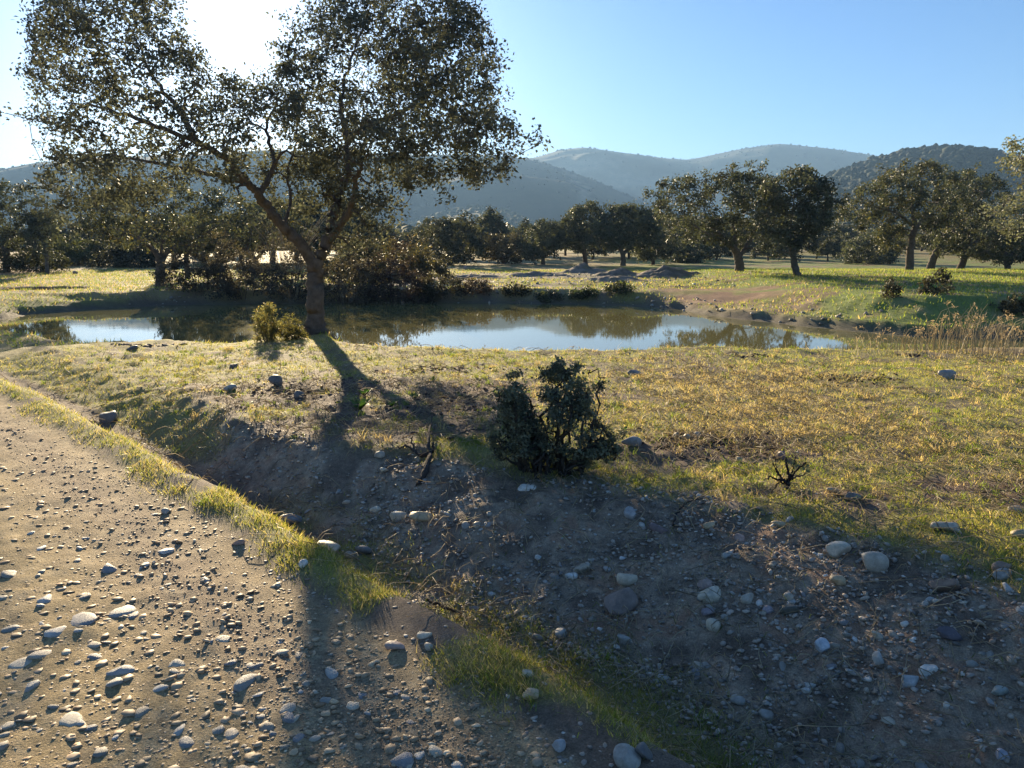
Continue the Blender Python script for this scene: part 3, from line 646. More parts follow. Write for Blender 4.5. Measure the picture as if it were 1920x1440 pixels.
for u, Y in [(1668, 110), (1725, 100), (1762, 84), (1780, 120), (1830, 76), (1842, 110), (1862, 84), (1905, 95), (1925, 78), (1790, 90), (1650, 150), (1690, 170), (1735, 150), (1775, 180), (1815, 150), (1850, 175), (1885, 140), (1915, 160)]:
    far_oak(u, 495, Y, .7+.4*rs.random(), int(rs.integers(4)), FAR2, 'distant oaks in the right field', rs.random()*6.28)
FAR3 = 'distant oak in the tree line behind the left field'
for u, Y in [(-60, 70), (140, 85), (180, 92), (215, 78), (250, 95), (285, 88), (385, 70), (420, 84), (510, 62), (555, 72), (600, 60), (650, 66), (455, 66), (330, 64)]:
    far_oak(u, 495, Y, .9+.5*rs.random(), int(rs.integers(4)), FAR3, 'oaks behind the left field', rs.random()*6.28)
FAR4 = 'scrubby oak in the thicket behind the pond'
for u, Y in [(700, 72), (735, 84), (768, 70), (660, 90), (800, 95), (900, 92), (985, 88), (1060, 85), (1135, 84), (1205, 86), (1260, 92), (860, 110), (760, 120), (690, 105), (720, 130), (820, 78), (880, 76), (925, 80), (960, 110), (1010, 76), (1035, 105), (1080, 110), (1110, 74), (1150, 110), (1180, 76), (1235, 110), (1285, 120), (1310, 105), (1245, 76), (640, 76), (615, 95)]:
    far_oak(u, 495, Y, .7+.5*rs.random(), int(rs.integers(4)), FAR4, 'scrub oaks behind the pond', rs.random()*6.28)

ORD = 'first second third fourth fifth sixth seventh eighth ninth tenth eleventh twelfth thirteenth fourteenth fifteenth sixteenth seventeenth eighteenth nineteenth twentieth'.split()
def ordinal(i): return ORD[i] if i < 20 else ('twenty-' if i < 29 else 'thirty-')+ORD[(i-20) % 10] if i != 29 else 'thirtieth'
for lb, lst in FAR_OAKS.items():
    for i_, (u_, e_) in enumerate(sorted(lst, key=lambda t_: t_[0])): e_['label'] = lb+', '+ordinal(i_)+' from the left'

# ------------------------------------------------------------------ brambles and bushes
def bush(label, u, v, Y, wid, hgt, dep, n, seed, name='bramble_bush', leaf_n=40, leaf_l=.07, leaf_w=.05, clump=.22, tint=(.07, .06, .045), yellow=None, group=None, stems=26, category='bush', base=None, sink=.05, canes=0, mat=None):
    rs = np.random.default_rng(seed)
    if base is None:
        base = P3(u, v, Y); base[2] = float(Z(base[:1], base[1:2])[0])
    base = base-[0, 0, sink]
    th = rs.random(n)*2*np.pi; ph = np.arccos(rs.random(n)); rr = (.55+.45*rs.random(n)**.5)
    lump = 1+.28*np.sin(th*3+seed)*np.sin(ph*3)+.14*np.sin(th*5+2*seed)
    tp = np.stack([np.sin(ph)*np.cos(th)*wid/2*lump, np.sin(ph)*np.sin(th)*dep/2*lump, np.cos(ph)*hgt*lump*.95+.05], 1)*rr[:, None]
    lim = []
    for i in range(stems):
        t = tp[rs.integers(n)]; p0 = np.array([t[0]*.25, t[1]*.25, -.05])
        lim.append((np.array([p0, p0+(t-p0)*[.3, .3, .6]+rs.standard_normal(3)*.04*hgt, t]), .012 if hgt > .9 else .008, .004))
    W, Lv = grow(lim, tp, rs, 10, .003, leaf_n, leaf_l, leaf_w, clump, tint, 6, yellow=yellow)
    e = obj(name, None, loc=base, label=label, category=category, group=group)
    obj('stems', mesh('stems', W[0], W[1], M_bark, True, np.tile([.10, .075, .06], (len(W[0]), 1))), e)
    obj('foliage', mesh('foliage', Lv[0], Lv[1], mat or M_leaf_far, False, Lv[2]), e)
    if canes:
        m_ = canes; a = rs.random(m_)*2*np.pi; ln = hgt*(.9+.5*rs.random(m_))
        p0 = np.stack([np.cos(a)*wid*.1, np.sin(a)*dep*.1, np.full(m_, .3*hgt)], 1); dx = np.stack([np.cos(a), np.sin(a)], 1)*(.15+.5*rs.random((m_, 1)))*wid
        Pn = np.stack([p0, p0+np.c_[dx*.35, ln*.6], p0+np.c_[dx*.7, ln*.85], p0+np.c_[dx*1.15, ln*.75]], 1)
        V_, F_ = tubes4(Pn, np.full(m_, .006), np.full(m_, .003), 3)
        obj('canes', mesh('canes', V_, F_, M_straw, True, np.tile([.28, .25, .2], (len(V_), 1))), e)
    return e
DK = (.10, .088, .07)
BR = 'brambles along the far bank'
bush('dark bramble mound under the mirrored oak on the far bank', 375, 560, 27.0, 3.0, 1.85, 1.8, 150, 201, tint=DK, group=BR)
bush('widest dark bramble mound, left of the big oak trunk', 455, 562, 27.0, 3.4, 2.0, 2.0, 190, 202, tint=DK, group=BR)
bush('bramble mound with pale dead canes behind the big oak trunk', 545, 562, 27.1, 2.8, 2.0, 1.8, 140, 203, tint=DK, group=BR, canes=60)
bush('dark bramble mound just right of the big oak trunk', 650, 564, 27.0, 2.8, 1.95, 1.9, 160, 204, tint=DK, group=BR)
bush('purple-brown rounded bramble mound at the end of the thicket', 738, 565, 27.0, 2.6, 2.1, 1.9, 170, 205, tint=(.06, .046, .042), group=BR)
bush('taller bramble on the bank behind the big oak fork', 668, 545, 32, 3.0, 2.1, 2.4, 160, 206, tint=(.06, .06, .038), group=BR, leaf_l=.10, leaf_w=.07, clump=.3, yellow=(.12, (.16, .13, .05)))
bush('sunny-topped bramble sprawling right of the thicket', 775, 535, 34, 3.4, 1.3, 2.2, 150, 207, tint=(.075, .07, .04), group=BR, leaf_l=.10, leaf_w=.07, clump=.3, yellow=(.15, (.17, .14, .05)))
bush('yellowish scrub behind the sprawling bramble', 735, 520, 42, 4.2, 2.0, 2.5, 150, 208, tint=(.09, .08, .045), group=BR, leaf_l=.13, leaf_w=.09, clump=.4, yellow=(.2, (.2, .15, .06)))
bush('low weedy growth where the thicket meets the open bank', 820, 562, 27.4, 2.2, .6, 1.4, 90, 209, tint=(.06, .055, .035), group=BR)
bush('reddish dock weeds on the shaded far bank', 890, 558, 27.5, 1.3, .4, 1.0, 40, 210, tint=(.09, .065, .045), group=BR)
bush('rough weeds along the foot of the shaded far bank', 965, 558, 27.4, 1.1, .35, .9, 34, 211, tint=(.06, .06, .035), group=BR)
bush('green weeds low on the shaded far bank, left of centre', 1030, 556, 27.1, .9, .3, .8, 26, 216, tint=(.06, .07, .035), group=BR)
bush('green weeds low on the shaded far bank, right of centre', 1095, 556, 26.9, 1.2, .25, .8, 30, 217, tint=(.055, .07, .032), group=BR)
bush('weeds in the corner where the far bank turns towards the slope', 1160, 560, 26.6, 1.0, .3, .8, 30, 218, tint=(.06, .07, .035), group=BR)
bush('scrub at the foot of the left-edge oak', 62, 488, 44, 3.6, 1.6, 2.2, 110, 212, tint=(.06, .065, .036), leaf_l=.13, leaf_w=.09, clump=.35)
bush('bright green thicket along the back of the left field', 120, 486, 56, 5.0, 2.0, 3, 150, 213, tint=(.075, .085, .035), leaf_l=.16, leaf_w=.11, clump=.45)
bush('dark thicket at the back of the left field, right of the green one', 185, 486, 58, 5.5, 1.8, 3, 140, 214, tint=(.055, .06, .034), leaf_l=.16, leaf_w=.11, clump=.45)
bush('shadowed thicket between the left field and the mirrored oak', 245, 486, 52, 4.0, 1.6, 3, 120, 215, tint=(.055, .055, .034), leaf_l=.16, leaf_w=.11, clump=.45)
for i, (u, v, hh) in enumerate([(1668, 558, .55), (1740, 552, .6), (1768, 550, .7)]):
    bush(['thin leafy weed on the far slope left of its two neighbours', 'middle leafy weed on the shaded far slope', 'tallest leafy weed on the shaded far slope'][i], u, v, 26, hh*.7, hh, hh*.6, 26, 220+i, name='weed', leaf_n=16, leaf_l=.08, leaf_w=.05, clump=.12, tint=(.075, .07, .045), category='weed', stems=7, base=hit(u, v))
bush('low dark bush at the right edge of the far slope', 1908, 580, 22, .9, .4, .7, 40, 224, name='low_bush', leaf_l=.06, leaf_w=.04, clump=.12, tint=(.06, .06, .036), base=hit(1905, 585))

# juniper by the trunk, foreground kermes shrubs
hb = hit(515, 648); hb[:2] = (-3.95, 12.35); hb[2] = float(Z(hb[:1], hb[1:2])[0])
bush('backlit yellow-green juniper bush beside the big oak trunk', 0, 0, 0, .44, .62, .38, 95, 230, name='juniper_bush', leaf_n=46, leaf_l=.045, leaf_w=.012, clump=.085, tint=(.2, .2, .09), base=hb, stems=22, mat=M_grass, yellow=(.25, (.25, .2, .08)))
bush('lower juniper clump between the taller one and the oak trunk', 0, 0, 0, .4, .4, .34, 60, 231, name='juniper_bush', leaf_n=40, leaf_l=.045, leaf_w=.012, clump=.08, tint=(.12, .12, .05), base=hb+[.4, .1, 0], stems=16, mat=M_grass, yellow=(.2, (.22, .18, .07)))
def shrub(label, clumps, base_px, seed, n_each):
    rs = np.random.default_rng(seed); base = hit(*base_px); Yb = base[1]
    tips_, lim = [], []
    for pl, dep, nn in clumps:
        tips_.append(tips_in_outline(pl, Yb, dep, nn, rs, .49, .04, 6))
    tp = np.vstack(tips_)
    for i in range(44):
        t = tp[rs.integers(len(tp))]; p0 = base+np.array([rs.normal()*.05, rs.normal()*.05, -.03]); p0[0] += (t[0]-base[0])*.45
        m1 = p0+(t-p0)*[.25, .3, .5]+rs.standard_normal(3)*.03
        tt = t+np.array([rs.normal()*.05, rs.normal()*.03, .04+.13*rs.random()])
        lim.append((np.array([p0, m1, t, tt]), .013, .003))
    W, Lv = grow(lim, tp, rs, 60, .0022, n_each, .021, .014, .042, (.16, .17, .115), 6, droop=0)
    return plant('shrub', base, W, Lv, label, 'shrub', None, bark=(.09, .075, .062), leaf_mat=M_leaf_far, wood='stems', crown='foliage')
shrub('dark spiny two-lobed shrub on top of the bank in the centre',
      [([(1002, 800), (1012, 760), (1006, 712), (1028, 690), (1045, 668), (1062, 692), (1085, 684), (1100, 706), (1122, 700), (1136, 728), (1130, 745), (1158, 765), (1150, 790), (1166, 815), (1152, 855), (1110, 872), (1050, 868), (1015, 850)], .27, 330),
       ([(916, 800), (932, 768), (926, 742), (950, 730), (955, 700), (972, 692), (994, 716), (988, 745), (1008, 765), (1000, 800), (1012, 835), (1004, 870), (950, 874), (932, 845), (918, 835)], .2, 200)], (1030, 880), 301, 32)

# ------------------------------------------------------------------ earth heaps behind the pond
def heap(label, x, y, r, h, seed, stretch=1.0):
    n_a, n_r = 72, 22
    a = np.linspace(0, 2*np.pi, n_a, endpoint=False); f = np.linspace(0, 1, n_r)
    Aq, Fq = np.meshgrid(a, f, indexing='ij')
    wob = 1+.25*(fbm(np.cos(Aq)*1.5+seed, np.sin(Aq)*1.5, seed, 3)-.5)*2
    px, py = np.cos(Aq)*Fq*r*wob*stretch, np.sin(Aq)*Fq*r*wob*.8
    pz = h*np.cos(Fq**.8*np.pi/2)**2*(.2+1.5*fbm(px*.8+seed, py*.8, seed+2, 4, .6)) + .5*h*(fbm(px*2.6, py*2.6, seed+4, 5, .65)-.5)*np.sqrt(1-Fq)
    g = Z(x+px.ravel(), y+py.ravel()).reshape(px.shape)
    pz = pz*.6
    b0 = float(Z(np.array([x]), np.array([y]))[0]); pz = pz + (g-b0) - .06*Fq
    V = np.stack([px, py, pz], -1).reshape(-1, 3)
    i, j = np.meshgrid(np.arange(n_a), np.arange(n_r-1), indexing='ij'); i2 = (i+1) % n_a
    Fc = np.stack([i*n_r+j, i*n_r+j+1, i2*n_r+j+1, i2*n_r+j], -1).reshape(-1, 4)
    nz = fbm(px*3, py*3, seed+8, 4, .6).ravel()
    c = mixc(np.tile([.30, .235, .18], (len(V), 1)), (.19, .155, .12), sm((nz-.4)/.2)); c = mixc(c, (.2, .17, .08), sm((nz-.62)/.1)*.7)
    obj('earth_heap', mesh('earth_heap', V, Fc, M_ground, True, c), loc=(x, y, b0), label=label, category='earth heap', group='heaps of dug earth')
heap('largest heap of grey earth and stones, left of the broad dark oak', 7.3, 37.5, 2.1, 1.0, 401, 1.2)
heap('shadowed heap just left of the largest earth heap', 5.4, 38.2, 1.7, .75, 402, 1.2)
heap('small heap of dug earth at the middle of the far bank', 4.0, 43, 1.9, .75, 403, 1.1)
heap('low broken heap near the left end of the rubble bank', 1.2, 38.5, 2.0, .45, 404, 1.3)
heap('low spread of dug earth in front of the two highest heaps', 4.3, 33.5, 1.9, .35, 405, 1.6)
heap('flat scatter of earth at the left end of the rubble bank', -2.0, 36, 2.2, .35, 406, 1.5)

# ------------------------------------------------------------------ stones
def stone_mesh(seed, sub, dims, cuts, col):
    rs = np.random.default_rng(seed)
    bm = bmesh.new(); bmesh.ops.create_icosphere(bm, subdivisions=sub, radius=1); bm.verts.ensure_lookup_table()
    V = np.array([v.co[:] for v in bm.verts]); Fc = np.array([[v.index for v in f_.verts] for f_ in bm.faces]); bm.free()
    V = V/np.maximum(.001, (np.abs(V)**2.6).sum(1, keepdims=True)**(1/2.6))
    for _ in range(cuts):
        n_ = rs.standard_normal(3); n_ /= np.linalg.norm(n_); d_ = .45+.4*rs.random()
        V = V-np.clip(V@n_-d_, 0, None)[:, None]*n_[None]
    a_, b_ = rs.random(2)*9
    V = V*(1+.10*(fbm(V[:, 0]*1.7+a_+V[:, 2], V[:, 1]*1.7+b_-V[:, 2]*.6, seed, 3)-.5)[:, None]*2)
    V = V/np.abs(V).max(0)*np.asarray(dims)*.5
    t = np.asarray(col)[None]*(1+.25*(fbm(V[:, 0]/dims[0]*4+a_, V[:, 1]/dims[0]*4+V[:, 2]/dims[0]*3, seed+1, 3)-.5)[:, None]*2)
    return mesh('stone', V, Fc, M_stone, True, t)
WH, CR, GY, BG, BN, PK, PU, DG, TN, BL = (.70, .66, .58), (.60, .51, .38), (.36, .335, .29), (.46, .39, .30), (.26, .175, .12), (.42, .30, .245), (.32, .265, .27), (.13, .12, .12), (.50, .37, .22), (.56, .58, .60)
STONES = [  # u, v (centre), width, height in photo pixels, colour, facets, label
 (1572, 1033, 44, 28, CR, 2, 'cream rounded stone at the shade edge, left of the large grey cobble'),
 (1637, 1057, 47, 40, BG, 1, 'largest round grey-beige cobble on the right part of the bank'),
 (1570, 1089, 27, 20, TN, 2, 'yellow-tan pebble below the cream stone and the large round cobble'),
 (1768, 1100, 50, 28, BN, 4, 'reddish brown slab sticking out of the gravel at the right'),
 (1877, 1065, 40, 15, BN, 3, 'flat brown stone lying above a grey one by the right edge'),
 (1879, 1082, 34, 17, GY, 2, 'flat grey stone under the flat brown one by the right edge'),
 (1333, 1117, 49, 28, CR, 5, 'cream angular stone topped by a pinkish one on the bank'),
 (1321, 1096, 30, 20, PK, 5, 'pinkish rough stone resting above the cream angular one'),
 (1403, 1124, 27, 17, BG, 1, 'smooth oval grey-beige pebble right of the cream angular stone'),
 (1478, 1123, 16, 16, BG, 1, 'small round beige pebble right of the smooth oval one'),
 (1327, 1149, 23, 15, PU, 1, 'dull purple pebble below the cream angular stone'),
 (1439, 1145, 19, 15, PU, 1, 'lilac oval pebble beside the dark angular chip'),
 (1477, 1150, 34, 22, (.14, .13, .10), 6, 'dark olive angular chip right of the lilac pebble'),
 (1337, 1173, 24, 24, CR, 1, 'tilted cream egg-shaped stone below the purple pebble'),
 (1358, 1160, 15, 12, GY, 4, 'small dark and white speckled stone above the tilted egg-shaped one'),
 (1541, 1215, 25, 28, BL, 5, 'bluish white angular stone alone in the middle of the gravel slope'),
 (1648, 1238, 17, 28, (.42, .40, .36), 4, 'pale slender stone pointing downhill, right of the bluish white one'),
 (1740, 1258, 37, 20, WH, 3, 'white elongated stone above the pale triangular one'),
 (1705, 1280, 40, 23, (.45, .44, .42), 6, 'pale triangular stone below the white elongated one'),
 (1780, 1191, 42, 24, (.13, .11, .12), 5, 'dark purple slab on the right of the gravel slope'),
 (1697, 1172, 19, 11, WH, 4, 'small white chip left of the dark purple slab'),
 (1618, 1162, 18, 9, BG, 3, 'small flat beige chip halfway up the gravel slope'),
 (1382, 1315, 27, 16, GY, 1, 'grey oval stone at the foot of the gravel slope'),
 (1436, 1341, 24, 20, GY, 6, 'grey blocky stone below the grey oval at the slope foot'),
 (1459, 1403, 18, 14, BG, 2, 'round stone near the bottom edge at the slope foot'),
 (1876, 1421, 22, 18, (.42, .41, .44), 4, 'pale lilac-white stone in the bottom right corner'),
 (1872, 1302, 30, 16, (.33, .35, .31), 5, 'greenish grey slab near the right edge of the gravel slope'),
 (1330, 987, 24, 13, TN, 1, 'tan pebble on the dark earth below the dark shrub'),
 (1459, 985, 26, 13, TN, 1, 'tan oval pebble at the turf edge, below the dead stump'),
 (1387, 1011, 25, 14, PK, 6, 'crumbled pinkish stone between the two tan pebbles'),
 (1779, 991, 62, 19, BG, 2, 'long pale stone lying in the grass at the right'),
 (1909, 1000, 34, 20, TN, 1, 'tan rounded stone cut by the right edge of the picture'),
 (1905, 956, 30, 14, BG, 2, 'beige stone in the grass close to the right edge'),
 (1175, 1090, 37, 25, CR, 2, 'cream-grey cobble resting above the big brownish boulder'),
 (1165, 1131, 64, 48, (.27, .205, .17), 4, 'big brownish pink boulder, largest on the middle bank'),
 (1071, 1079, 23, 15, WH, 2, 'white rounded stone left of the big brownish boulder'),
 (1094, 1067, 36, 22, BG, 4, 'beige broken stone just above the white rounded one'),
 (1185, 966, 29, 22, (.40, .38, .36), 5, 'pale triangular stone high on the dark bank'),
 (1234, 993, 34, 12, (.2, .14, .13), 3, 'long reddish stone right of the pale triangular one'),
 (1168, 1051, 12, 9, (.62, .6, .58), 5, 'tiny bright white chip above the cream-grey cobble'),
 (1139, 1069, 16, 11, (.45, .43, .4), 5, 'small pale chip between the white stone and the cream-grey cobble'),
 (1050, 1188, 23, 20, GY, 2, 'light grey stone among grass at the ditch edge'),
 (1169, 1200, 34, 22, GY, 6, 'crumbly grey-white stone below the big brownish boulder'),
 (986, 1265, 25, 14, CR, 4, 'cream stone on the verge beside the ditch'),
 (997, 1310, 32, 22, TN, 6, 'tan pointed stone on the verge low in the picture'),
 (1045, 1398, 28, 22, (.40, .39, .38), 5, 'pale grey angular stone at the bottom edge of the track'),
 (1176, 1424, 46, 34, GY, 3, 'grey stump-shaped stone at the bottom edge by the ditch'),
 (1208, 1414, 30, 30, (.16, .15, .14), 3, 'dark stone right behind the grey stump-shaped one'),
 (796, 1190, 27, 13, CR, 1, 'cream oval stone at the grassy edge of the track'),
 (740, 1213, 36, 15, PK, 3, 'pinkish long stone on the track shoulder left of the cream oval'),
 (803, 1216, 18, 13, BG, 1, 'small beige stone just below the cream oval on the shoulder'),
 (620, 1028, 54, 22, CR, 3, 'large cream slab in the ditch at the head of the grass'),
 (658, 1041, 24, 14, BG, 1, 'grey-beige stone right below the large cream slab'),
 (684, 1032, 36, 14, (.2, .18, .16), 2, 'brownish stone behind the large cream slab in the ditch'),
 (569, 1060, 17, 16, WH, 4, 'white-grey stone in the verge grass left of the ditch'),
 (984, 917, 26, 14, WH, 4, 'white stone on the bank below the dark shrub'),
 (998, 914, 14, 12, WH, 4, 'smaller white stone touching the one below the dark shrub'),
 (743, 970, 38, 20, CR, 6, 'cream angular block on the bank beside a brown slab'),
 (790, 970, 44, 16, TN, 6, 'brownish flat slab right of the cream angular block'),
 (706, 957, 24, 11, CR, 6, 'thin cream flake left of the cream angular block'),
 (896, 986, 18, 13, BG, 1, 'left pebble of a grey pair below the dark shrub'),
 (915, 984, 16, 11, (.4, .38, .36), 1, 'right pebble of a grey pair below the dark shrub'),
 (712, 855, 20, 14, BG, 5, 'beige angular stone left of the dead branch'),
 (720, 882, 18, 10, CR, 4, 'cream rounded stone below the beige angular one by the branch'),
 (204, 783, 30, 30, (.22, .2, .18), 2, 'upright grey boulder in the far ditch'),
 (545, 975, 42, 24, (.24, .235, .235), 6, 'blue-grey triangular slab lying in the ditch'),
 (430, 728, 26, 14, (.36, .34, .31), 1, 'pale rounded stone on the sunny left bank'),
 (516, 716, 27, 24, (.2, .165, .14), 3, 'brown upright stone on the meadow, left of the oak shadow'),
 (562, 742, 24, 18, (.19, .16, .14), 3, 'brown stone below the upright one at the shadow edge'),
 (247, 653, 23, 10, (.17, .16, .15), 2, 'dark stone on the pond rim left of the juniper'),
 (437, 687, 21, 10, (.15, .14, .13), 2, 'small dark stone in the grass between the pond rim and pale stone'),
 (446, 1019, 27, 12, PK, 3, 'reddish stone on the track shoulder beside the verge grass'),
 (312, 960, 18, 12, GY, 4, 'lone grey pebble on the sunlit track shoulder'),
 (1190, 700, 28, 14, (.22, .195, .17), 3, 'grey-brown stone in the golden meadow right of the dark shrub'),
 (1776, 703, 32, 22, (.36, .31, .26), 5, 'pointed beige stone in the dry grass at the right'),
 (1181, 829, 42, 22, (.30, .26, .22), 4, 'wide beige stone half sunk beside the dark shrub'),
 (1266, 818, 16, 15, TN, 1, 'left one of three tan stones by a soil patch'),
 (1285, 821, 18, 14, TN, 1, 'middle one of three tan stones by a soil patch'),
 (1308, 816, 14, 12, BG, 2, 'right one of three tan stones by a soil patch'),
 (1467, 857, 18, 20, (.27, .2, .19), 2, 'pinkish rounded stone standing behind the dead stump'),
 (1560, 922, 26, 17, TN, 2, 'tan stone in the grass right of the dead stump'),
 (1598, 932, 30, 16, (.22, .19, .17), 4, 'brown stone in the grass next to the tan one'),
 (1755, 650, 28, 11, (.22, .2, .18), 2, 'grey boulder at the pond rim before the tall dry grass'),
 (1387, 862, 15, 11, TN, 2, 'small tan stone in the grass left of the dead stump'),
 (142, 512, 12, 7, (.3, .26, .22), 5, 'pale block lying in the middle of the left field'),
 (58, 498, 13, 7, (.22, .17, .15), 4, 'brown boulder at the foot of the little marker post'),
 (873, 503, 8, 8, (.42, .3, .26), 5, 'pinkish rock on the rubble behind the pond'),
]
DZ = {}
for i, (u, v, wpx, hpx, col, cuts, label) in enumerate(STONES):
    p = hit(u, v+hpx*.25); dist = math.hypot(p[1], EYE-p[2]); m_px = dist/F
    ww = wpx*m_px; dep = math.atan2(EYE-p[2], p[1])
    hh = hpx*m_px
    dims = (ww*1.05, max(.65*ww, hh*1.1), max(hh*1.05, .42*ww))
    rs = np.random.default_rng(500+i)
    o = obj('stone', stone_mesh(500+i, 3 if wpx > 24 else 2, dims, cuts+2, col), loc=p+[0, 0, dims[2]*.24], label=label, category='stone', group='loose stones by the track')
    o.rotation_euler = (rs.normal()*.15, rs.normal()*.15, rs.normal()*.3)

# cobbles set in the track and the bank
pal = np.array([GY, BG, CR, (.5, .475, .43), (.33, .295, .25), (.47, .39, .3), (.33, .31, .3), (.6, .565, .5)])
lib = []
for i in range(28):
    rs = np.random.default_rng(700+i)
    lib.append(stone_mesh(700+i, 1 if i < 14 else 2, (1, .62+.3*rs.random(), .35+.3*rs.random()), 3+i % 4, pal[i % len(pal)]*(.85+.3*rs.random())))
rs = np.random.default_rng(77)
def lay(x, y, size, kind, parent, sink, tilt=.2):
    z_ = float(Z(np.array([x]), np.array([y]))[0])
    o = obj('stone', lib[kind], parent); o.location = (x, y, z_+size*sink); o.scale = (size, size*(.8+.4*rs.random()), size*(.4+.4*rs.random())*(1.5 if parent is bank_o else 1))
    o.rotation_euler = (rs.normal()*tilt, rs.normal()*tilt, rs.random()*6.28)
for (u, v, wpx) in [(150, 1165, 66), (18, 1076, 34), (463, 1281, 60), (205, 1068, 42), (132, 1352, 52), (270, 1062, 30), (40, 1250, 40), (230, 1148, 44), (225, 1262, 46), (215, 1284, 28), (540, 1346, 36), (500, 1365, 30), (435, 1378, 34), (620, 1266, 36), (612, 1316, 24),
                    (420, 1200, 30), (530, 1223, 30), (160, 1118, 26), (85, 1125, 34), (300, 1290, 34), (100, 1330, 20), (385, 1090, 26), (310, 1035, 30), (250, 1155, 28), (60, 1290, 36), (265, 1340, 30), (350, 1395, 36), (752, 1427, 44), (760, 1312, 20), (590, 1390, 22), (180, 1235, 30), (330, 1250, 34), (105, 1186, 40), (20, 1180, 30), (75, 1228, 44), (470, 1250, 22), (560, 1385, 26), (15, 1360, 26)]:
    p = hit(u, v); lay(p[0], p[1], wpx*math.hypot(p[1], EYE)/F, int(rs.integers(14, 28)), road_o, -.02, .1)
n_laid = 38; tries = 0
while n_laid < 292 and tries < 6000:
    tries += 1
    r = math.exp(rs.uniform(math.log(1.9), math.log(5.2))); a = math.radians(rs.uniform(-46, 20)); x, y = r*math.sin(a), r*math.cos(a)
    s_ = float(ditch_s(np.array([x]), np.array([y]))[0])
    if s_ > -.65 or s_ < -4: continue
    lay(x, y, .02+.05*rs.random()**2.2, int(rs.integers(28)), road_o, .0, .12); n_laid += 1
n_laid = 0
while n_laid < 296:
    r = math.exp(rs.uniform(math.log(2.3), math.log(8))); a = math.radians(rs.uniform(-36, 44)); x, y = r*math.sin(a), r*math.cos(a)
    f_ = fields(np.array([x]), np.array([y])); sw_ = f_[2][0]
    if sw_ < .12 or sw_ > f_[7][0]*1.05 or rs.random() > (1 if x > -2.2 else .35): continue
    lay(x, y, .02+.045*rs.random()**2, int(rs.integers(28)), bank_o, .05, .35); n_laid += 1

# gravel: too small and too many to count
def pebbles(x, y, size, cols, rs, sink=.1, flat=1.0):
    phi = (1+5**.5)/2
    bv = np.array([(-1, phi, 0), (1, phi, 0), (-1, -phi, 0), (1, -phi, 0), (0, -1, phi), (0, 1, phi), (0, -1, -phi), (0, 1, -phi), (phi, 0, -1), (phi, 0, 1), (-phi, 0, -1), (-phi, 0, 1)])/1.902
    bf = np.array([(0, 11, 5), (0, 5, 1), (0, 1, 7), (0, 7, 10), (0, 10, 11), (1, 5, 9), (5, 11, 4), (11, 10, 2), (10, 7, 6), (7, 1, 8), (3, 9, 4), (3, 4, 2), (3, 2, 6), (3, 6, 8), (3, 8, 9), (4, 9, 5), (2, 4, 11), (6, 2, 10), (8, 6, 7), (9, 8, 1)])
    n = len(x); V = bv[None]*(1+.22*rs.standard_normal((n, 12, 1)).clip(-1.3, 1.3))*np.stack([np.ones(n), .55+.4*rs.random(n), (.3+.4*rs.random(n))*flat], 1)[:, None]
    a = rs.random(n)*2*np.pi; t = rs.standard_normal(n)*.35*flat; ca, sa, ct, st = np.cos(a), np.sin(a), np.cos(t), np.sin(t)
    V = np.stack([V[..., 0]*ct[:, None]-V[..., 2]*st[:, None], V[..., 1], V[..., 0]*st[:, None]+V[..., 2]*ct[:, None]], -1)
    V = np.stack([V[..., 0]*ca[:, None]-V[..., 1]*sa[:, None], V[..., 0]*sa[:, None]+V[..., 1]*ca[:, None], V[..., 2]], -1)*size[:, None, None]*.5
    V = V+np.stack([x, y, Z(x, y)+size*sink], 1)[:, None]
    return V.reshape(-1, 3), (bf[None]+(np.arange(n)*12)[:, None, None]).reshape(-1, 3), np.repeat(cols, 12, 0)
def polar(n, r0, r1, a0, a1, rs, p=0):
    r = np.exp(rs.uniform(math.log(r0), math.log(r1), n)); a = np.radians(rs.uniform(a0, a1, n)); return r*np.sin(a), r*np.cos(a)
rs = np.random.default_rng(88)
x, y = polar(108000, 1.7, 9, -46, 46, rs); f_ = fields(x, y); k = masks(x, y, f_[1], f_[2], f_[3], f_[4], f_[6], f_[7])
rut = np.clip(np.exp(-((f_[1]+1.55)/.3)**2)+np.exp(-((f_[1]+3.0)/.35)**2), 0, 1)*sm((y-2.6)/2)
pr = np.clip(k['bank']*(.3+.7*sm((k['n2']-.42)/.2))*.8+k['shoulder']*.8+k['road']*.40*(1-.75*rut)+k['ditch']*.25+k['bank_turf']*.12+k['tilled']*.2+k['meadow']*.02, 0, 1)
sel = rs.random(len(x)) < pr*.7; x, y = x[sel], y[sel]; br = k['bank'][sel]
size = (.008+.018*rs.random(len(x))**2)*(1+.25*np.hypot(x, y)/5)*np.where(k['shoulder'][sel] > .4, .75, 1)*np.where(br > .5, 1.15, 1)*np.where(k['road'][sel] > .6, np.where(rs.random(len(x)) < .16, 1.9, .7), 1)
pc = np.array([(.38, .315, .255), (.28, .24, .2), (.43, .35, .275), (.33, .24, .17), (.48, .43, .36), (.38, .32, .25), (.55, .51, .45)])
cols = pc[rs.choice(7, len(x), p=[.25, .22, .16, .15, .09, .1, .03])]*(.5+.85*rs.random((len(x), 1)))*np.where((k['road'][sel] > .5)[:, None], np.array([[1.08, .95, .74]]), 1.0)
V_, F_, t_ = pebbles(x, y, size, cols, rs, np.where(br > .5, .19, .03+.06*k['shoulder'][sel]), np.where(br > .5, .85, .27+.4*k['shoulder'][sel]))
obj('gravel', mesh('gravel', V_, F_, M_gravel, True, t_), kind='stuff', label='small gravel strewn over the track and the bank')
x = rs.uniform(-13, 13, 9000); y = rs.uniform(19, 44, 9000); d_ = pond_d(x, y)
